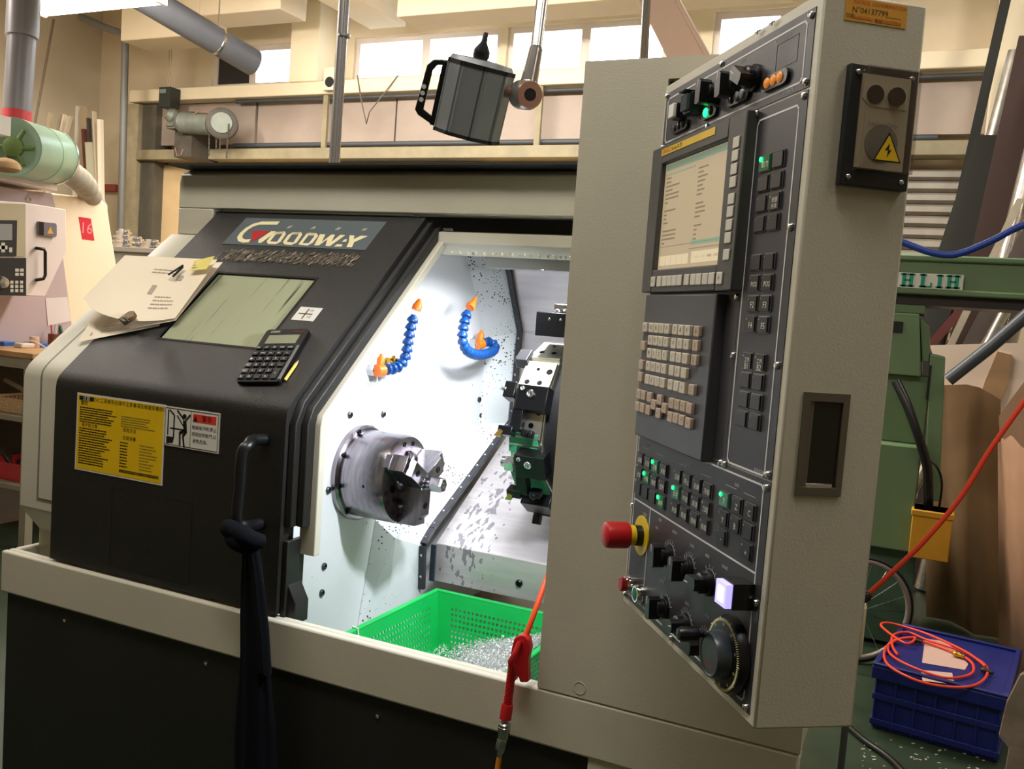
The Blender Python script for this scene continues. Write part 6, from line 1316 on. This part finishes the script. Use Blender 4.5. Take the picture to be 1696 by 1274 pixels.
m = MB(); P = [onY(x, y, 2.9) for x, y in ((1668, 1165), (1690, 1120), (1740, 1090), (1740, 1300), (1662, 1300), (1672, 1240), (1655, 1220))]; m.poly(P[::-1], 0, (0, 1, 0), .02); o = m.build('plastic_wrap', mat('wrap_grey', '#8c7f70', .3, var=.3, bump=.8, bscale=30), smooth=0); tag(o, 'crumpled grey plastic wrap at the lower right corner', 'wrap')
# bicycle wheel behind
wc = onY(1418, 1000, 3.95); wc.z = .33
bw = thing('bicycle_wheel', 'bicycle wheel with grey rim and spokes half hidden behind the control box', 'wheel', wc)
wc = onY(1424, 1004, 4.5); wc.z = .256
wn = Vector((.5, -1, 0)).normalized(); x_, y2_, z2_ = frame(wn); Rw = .23
m = MB(); m.tube([wc+(x_*cos(t)+y2_*sin(t))*Rw for t in [2*pi*i/48 for i in range(49)]], .013, 10); m.build('wheel_rim', mat('rim_grey', '#9a8f84', .4, .3), bw, smooth=60)
m = MB(); m.tube([wc+(x_*cos(t)+y2_*sin(t))*(Rw+.013) for t in [2*pi*i/48 for i in range(49)]], .011, 10); m.build('wheel_tyre', BLKM, bw, smooth=60)
m = MB()
for i in range(18):
    a = 2*pi*i/18; m.cyl(wc+wn*(.02 if i % 2 else -.02), wc+(x_*cos(a)+y2_*sin(a))*Rw, .0016, seg=5)
m.cyl(wc-wn*.03, wc+wn*.03, .018); m.build('wheel_spokes', STEEL, bw)

# blue lidded crate with a coil of red hose on it
q0, q1 = onZ(1437, 1205, 0), onZ(1655, 1268, 0); dx = (q1-q0).normalized(); dy = Vector((-dx.y, dx.x, 0)); Lw = (q1-q0).length
zt_ = .262; BT = basis(q0, dx, dy, (0, 0, 1)); dep = .62
bc = thing('storage_crate', 'dark blue plastic storage crate with lid on the green floor at the lower right', 'crate', (q0+q1)/2)
BLU = mat('crate_blue', '#15226c', .4, var=.1, vscale=8)
m = MB(); m.T = BT; m.box(.015, Lw-.015, .015, dep-.015, .001, zt_-.06)
for z in (.03, .13): m.box(.003, Lw-.003, .003, dep-.003, z-.012, z+.012)
for i in range(7): m.box(.01+i*(Lw-.03)/6, .018+i*(Lw-.03)/6, .004, dep-.004, .01, zt_-.06)
m.build('crate_body', BLU, bc, bevel=.002)
m = MB(); m.T = BT; m.box(-.006, Lw+.006, -.006, dep+.006, zt_-.062, zt_-.012); m.box(-.006, Lw+.006, -.006, .014, zt_-.012, zt_); m.box(-.006, Lw+.006, dep-.014, dep+.006, zt_-.012, zt_); m.box(-.006, .014, .014, dep-.014, zt_-.012, zt_); m.box(Lw-.014, Lw+.006, .014, dep-.014, zt_-.012, zt_)
m.build('crate_lid', BLU, bc, bevel=.004)
zl_ = zt_-.011
def onlid(px, py, z=None): return onZ(px, py, zl_ if z is None else z)
PL = mat('label_paper', '#c9a89a', .7)
for i, q in enumerate((((1532, 1058), (1568, 1063), (1604, 1100), (1598, 1110), (1527, 1098)), ((1525, 1110), (1577, 1115), (1581, 1134), (1528, 1128)))):
    P = [onlid(*p) for p in q]; m = MB(); m.poly([p for p in P][::-1], 0, (0, 0, 1), .0006); o = m.build('paper_label', PL, smooth=0); tag(o, ('larger white paper slip on the blue crate lid under the coiled hose', 'smaller white paper slip on the blue crate lid, nearer the front edge')[i], 'paper')
lp = [(1487, 1085), (1478, 1070), (1480, 1052), (1505, 1048), (1535, 1060), (1590, 1078), (1630, 1100), (1634, 1120), (1612, 1136), (1570, 1138), (1520, 1128), (1475, 1105), (1464, 1085), (1472, 1068), (1500, 1058), (1545, 1068), (1600, 1090), (1613, 1108), (1600, 1120), (1560, 1122), (1500, 1100), (1472, 1080), (1478, 1062), (1515, 1056), (1500, 1066), (1462, 1040), (1464, 1032), (1490, 1036), (1540, 1052), (1600, 1080), (1632, 1104)]
RH = mat('hose_red', '#e8442c', .4)
P = [onlid(x, y, zl_+.008+.004*(i % 3)+(.012 if i > 22 else 0)) for i, (x, y) in enumerate(lp)]
hz = thing('air_hose', 'coil of thin red air hose lying on the lid of the blue crate', 'hose', P[0])
m = MB(); m.tube(spline(P, 6), .0052, 10); m.build('hose_coil', RH, hz, smooth=60)
for q, mt in (((1518, 1061), mat('coupling_dark', '#3a3430', .4, .5)), ((1588, 1085), mat('brass')), ((1635, 1112), mat('coupling_dark'))):
    a_ = onlid(*q, zl_+.014); m = MB(); m.lathe([(.008, -.022), (.011, -.018), (.011, .0), (.008, .004), (.008, .022)], a_, (1, -.4, 0), 14); m.build('hose_coupling', mt, hz)
# red hose rising to the right
m = MB(); yh_ = 2.3
m.tube(spline([onY(1437, 985, yh_), onY(1470, 955, yh_), onY(1530, 897, yh_), onY(1590, 825, yh_), onY(1640, 745, yh_), onY(1700, 660, yh_), onY(1790, 530, yh_), onY(2050, 150, yh_), onY(2150, -400, yh_)], 8), .0058, 10); o = m.build('air_hose', mat('hose_red'), smooth=60); tag(o, 'single bright red hose running up to the right from behind the control box', 'hose')
m = MB(); p = onY(1431, 990, yh_); m.lathe([(.010, -.03), (.013, -.02), (.013, .01), (.007, .02)], p, (.5, 0, .5), 14, 0); m.box(p.x-.035, p.x+.008, yh_-.02, yh_+.02, p.z-.14, p.z-.02, 1); m.cyl((p.x-.012, yh_, p.z-.14), (p.x-.012, yh_, 0), .008, m=2)
o = m.build('air_regulator', [mat('coupling_dark'), mat('filter_cream', '#c9bf9c', .5), DKPIPE], bevel=.003); tag(o, 'small cream air filter bowl on a post where the red hose ends', 'air filter')
m = MB(); m.tube(spline([onZ(1390, 1190, .012), onZ(1430, 1225, .012), onZ(1480, 1262, .012), onZ(1540, 1330, .012)], 6), .011, 8); o = m.build('floor_cable', BLK, smooth=60); tag(o, 'black cable running over the green floor beside the blue crate', 'cable')
m = MB(); rnd = random.Random(2)
for i in range(60):
    p = onZ(rnd.uniform(1425, 1640), rnd.uniform(1225, 1290), 0); s_ = rnd.uniform(.002, .008); a = rnd.random()*3; m.T = basis((p.x, p.y, .0005), (cos(a), sin(a), 0), (-sin(a), cos(a), 0), (0, 0, 1)); m.box(-s_, s_, -s_*.5, s_*.5, 0, .002)
o = m.build('floor_litter', mat('litter', '#b4b0a0', .6), smooth=0); tag(o, 'scattered pale chips and crumbs on the floor in front of the blue crate', 'litter', kind='stuff')

# groups for repeats
from collections import defaultdict
GR = {'steel_bar': 'bars leaning on the right', 'leaning_strip': 'strips leaning in the left corner', 'cardboard_sheet': 'cardboard beside the green drill', 'steel_disc_stack': 'stacks of steel discs', 'pen': 'pens in the brown jar', 'blue_case': 'blue cases on the bench', 'hanger_strap': 'straps on the header boards', 'conduit_pipe': 'pipes along the header boards', 'black_magnet': 'magnet strips on the papers', 'paper_label': 'paper slips on the blue crate', 'air_hose': 'air hoses on the right'}
for o in sc.objects:
    if not o.parent and o.name.split('.')[0] in GR and o.get('label'): o['group'] = GR[o.name.split('.')[0]]
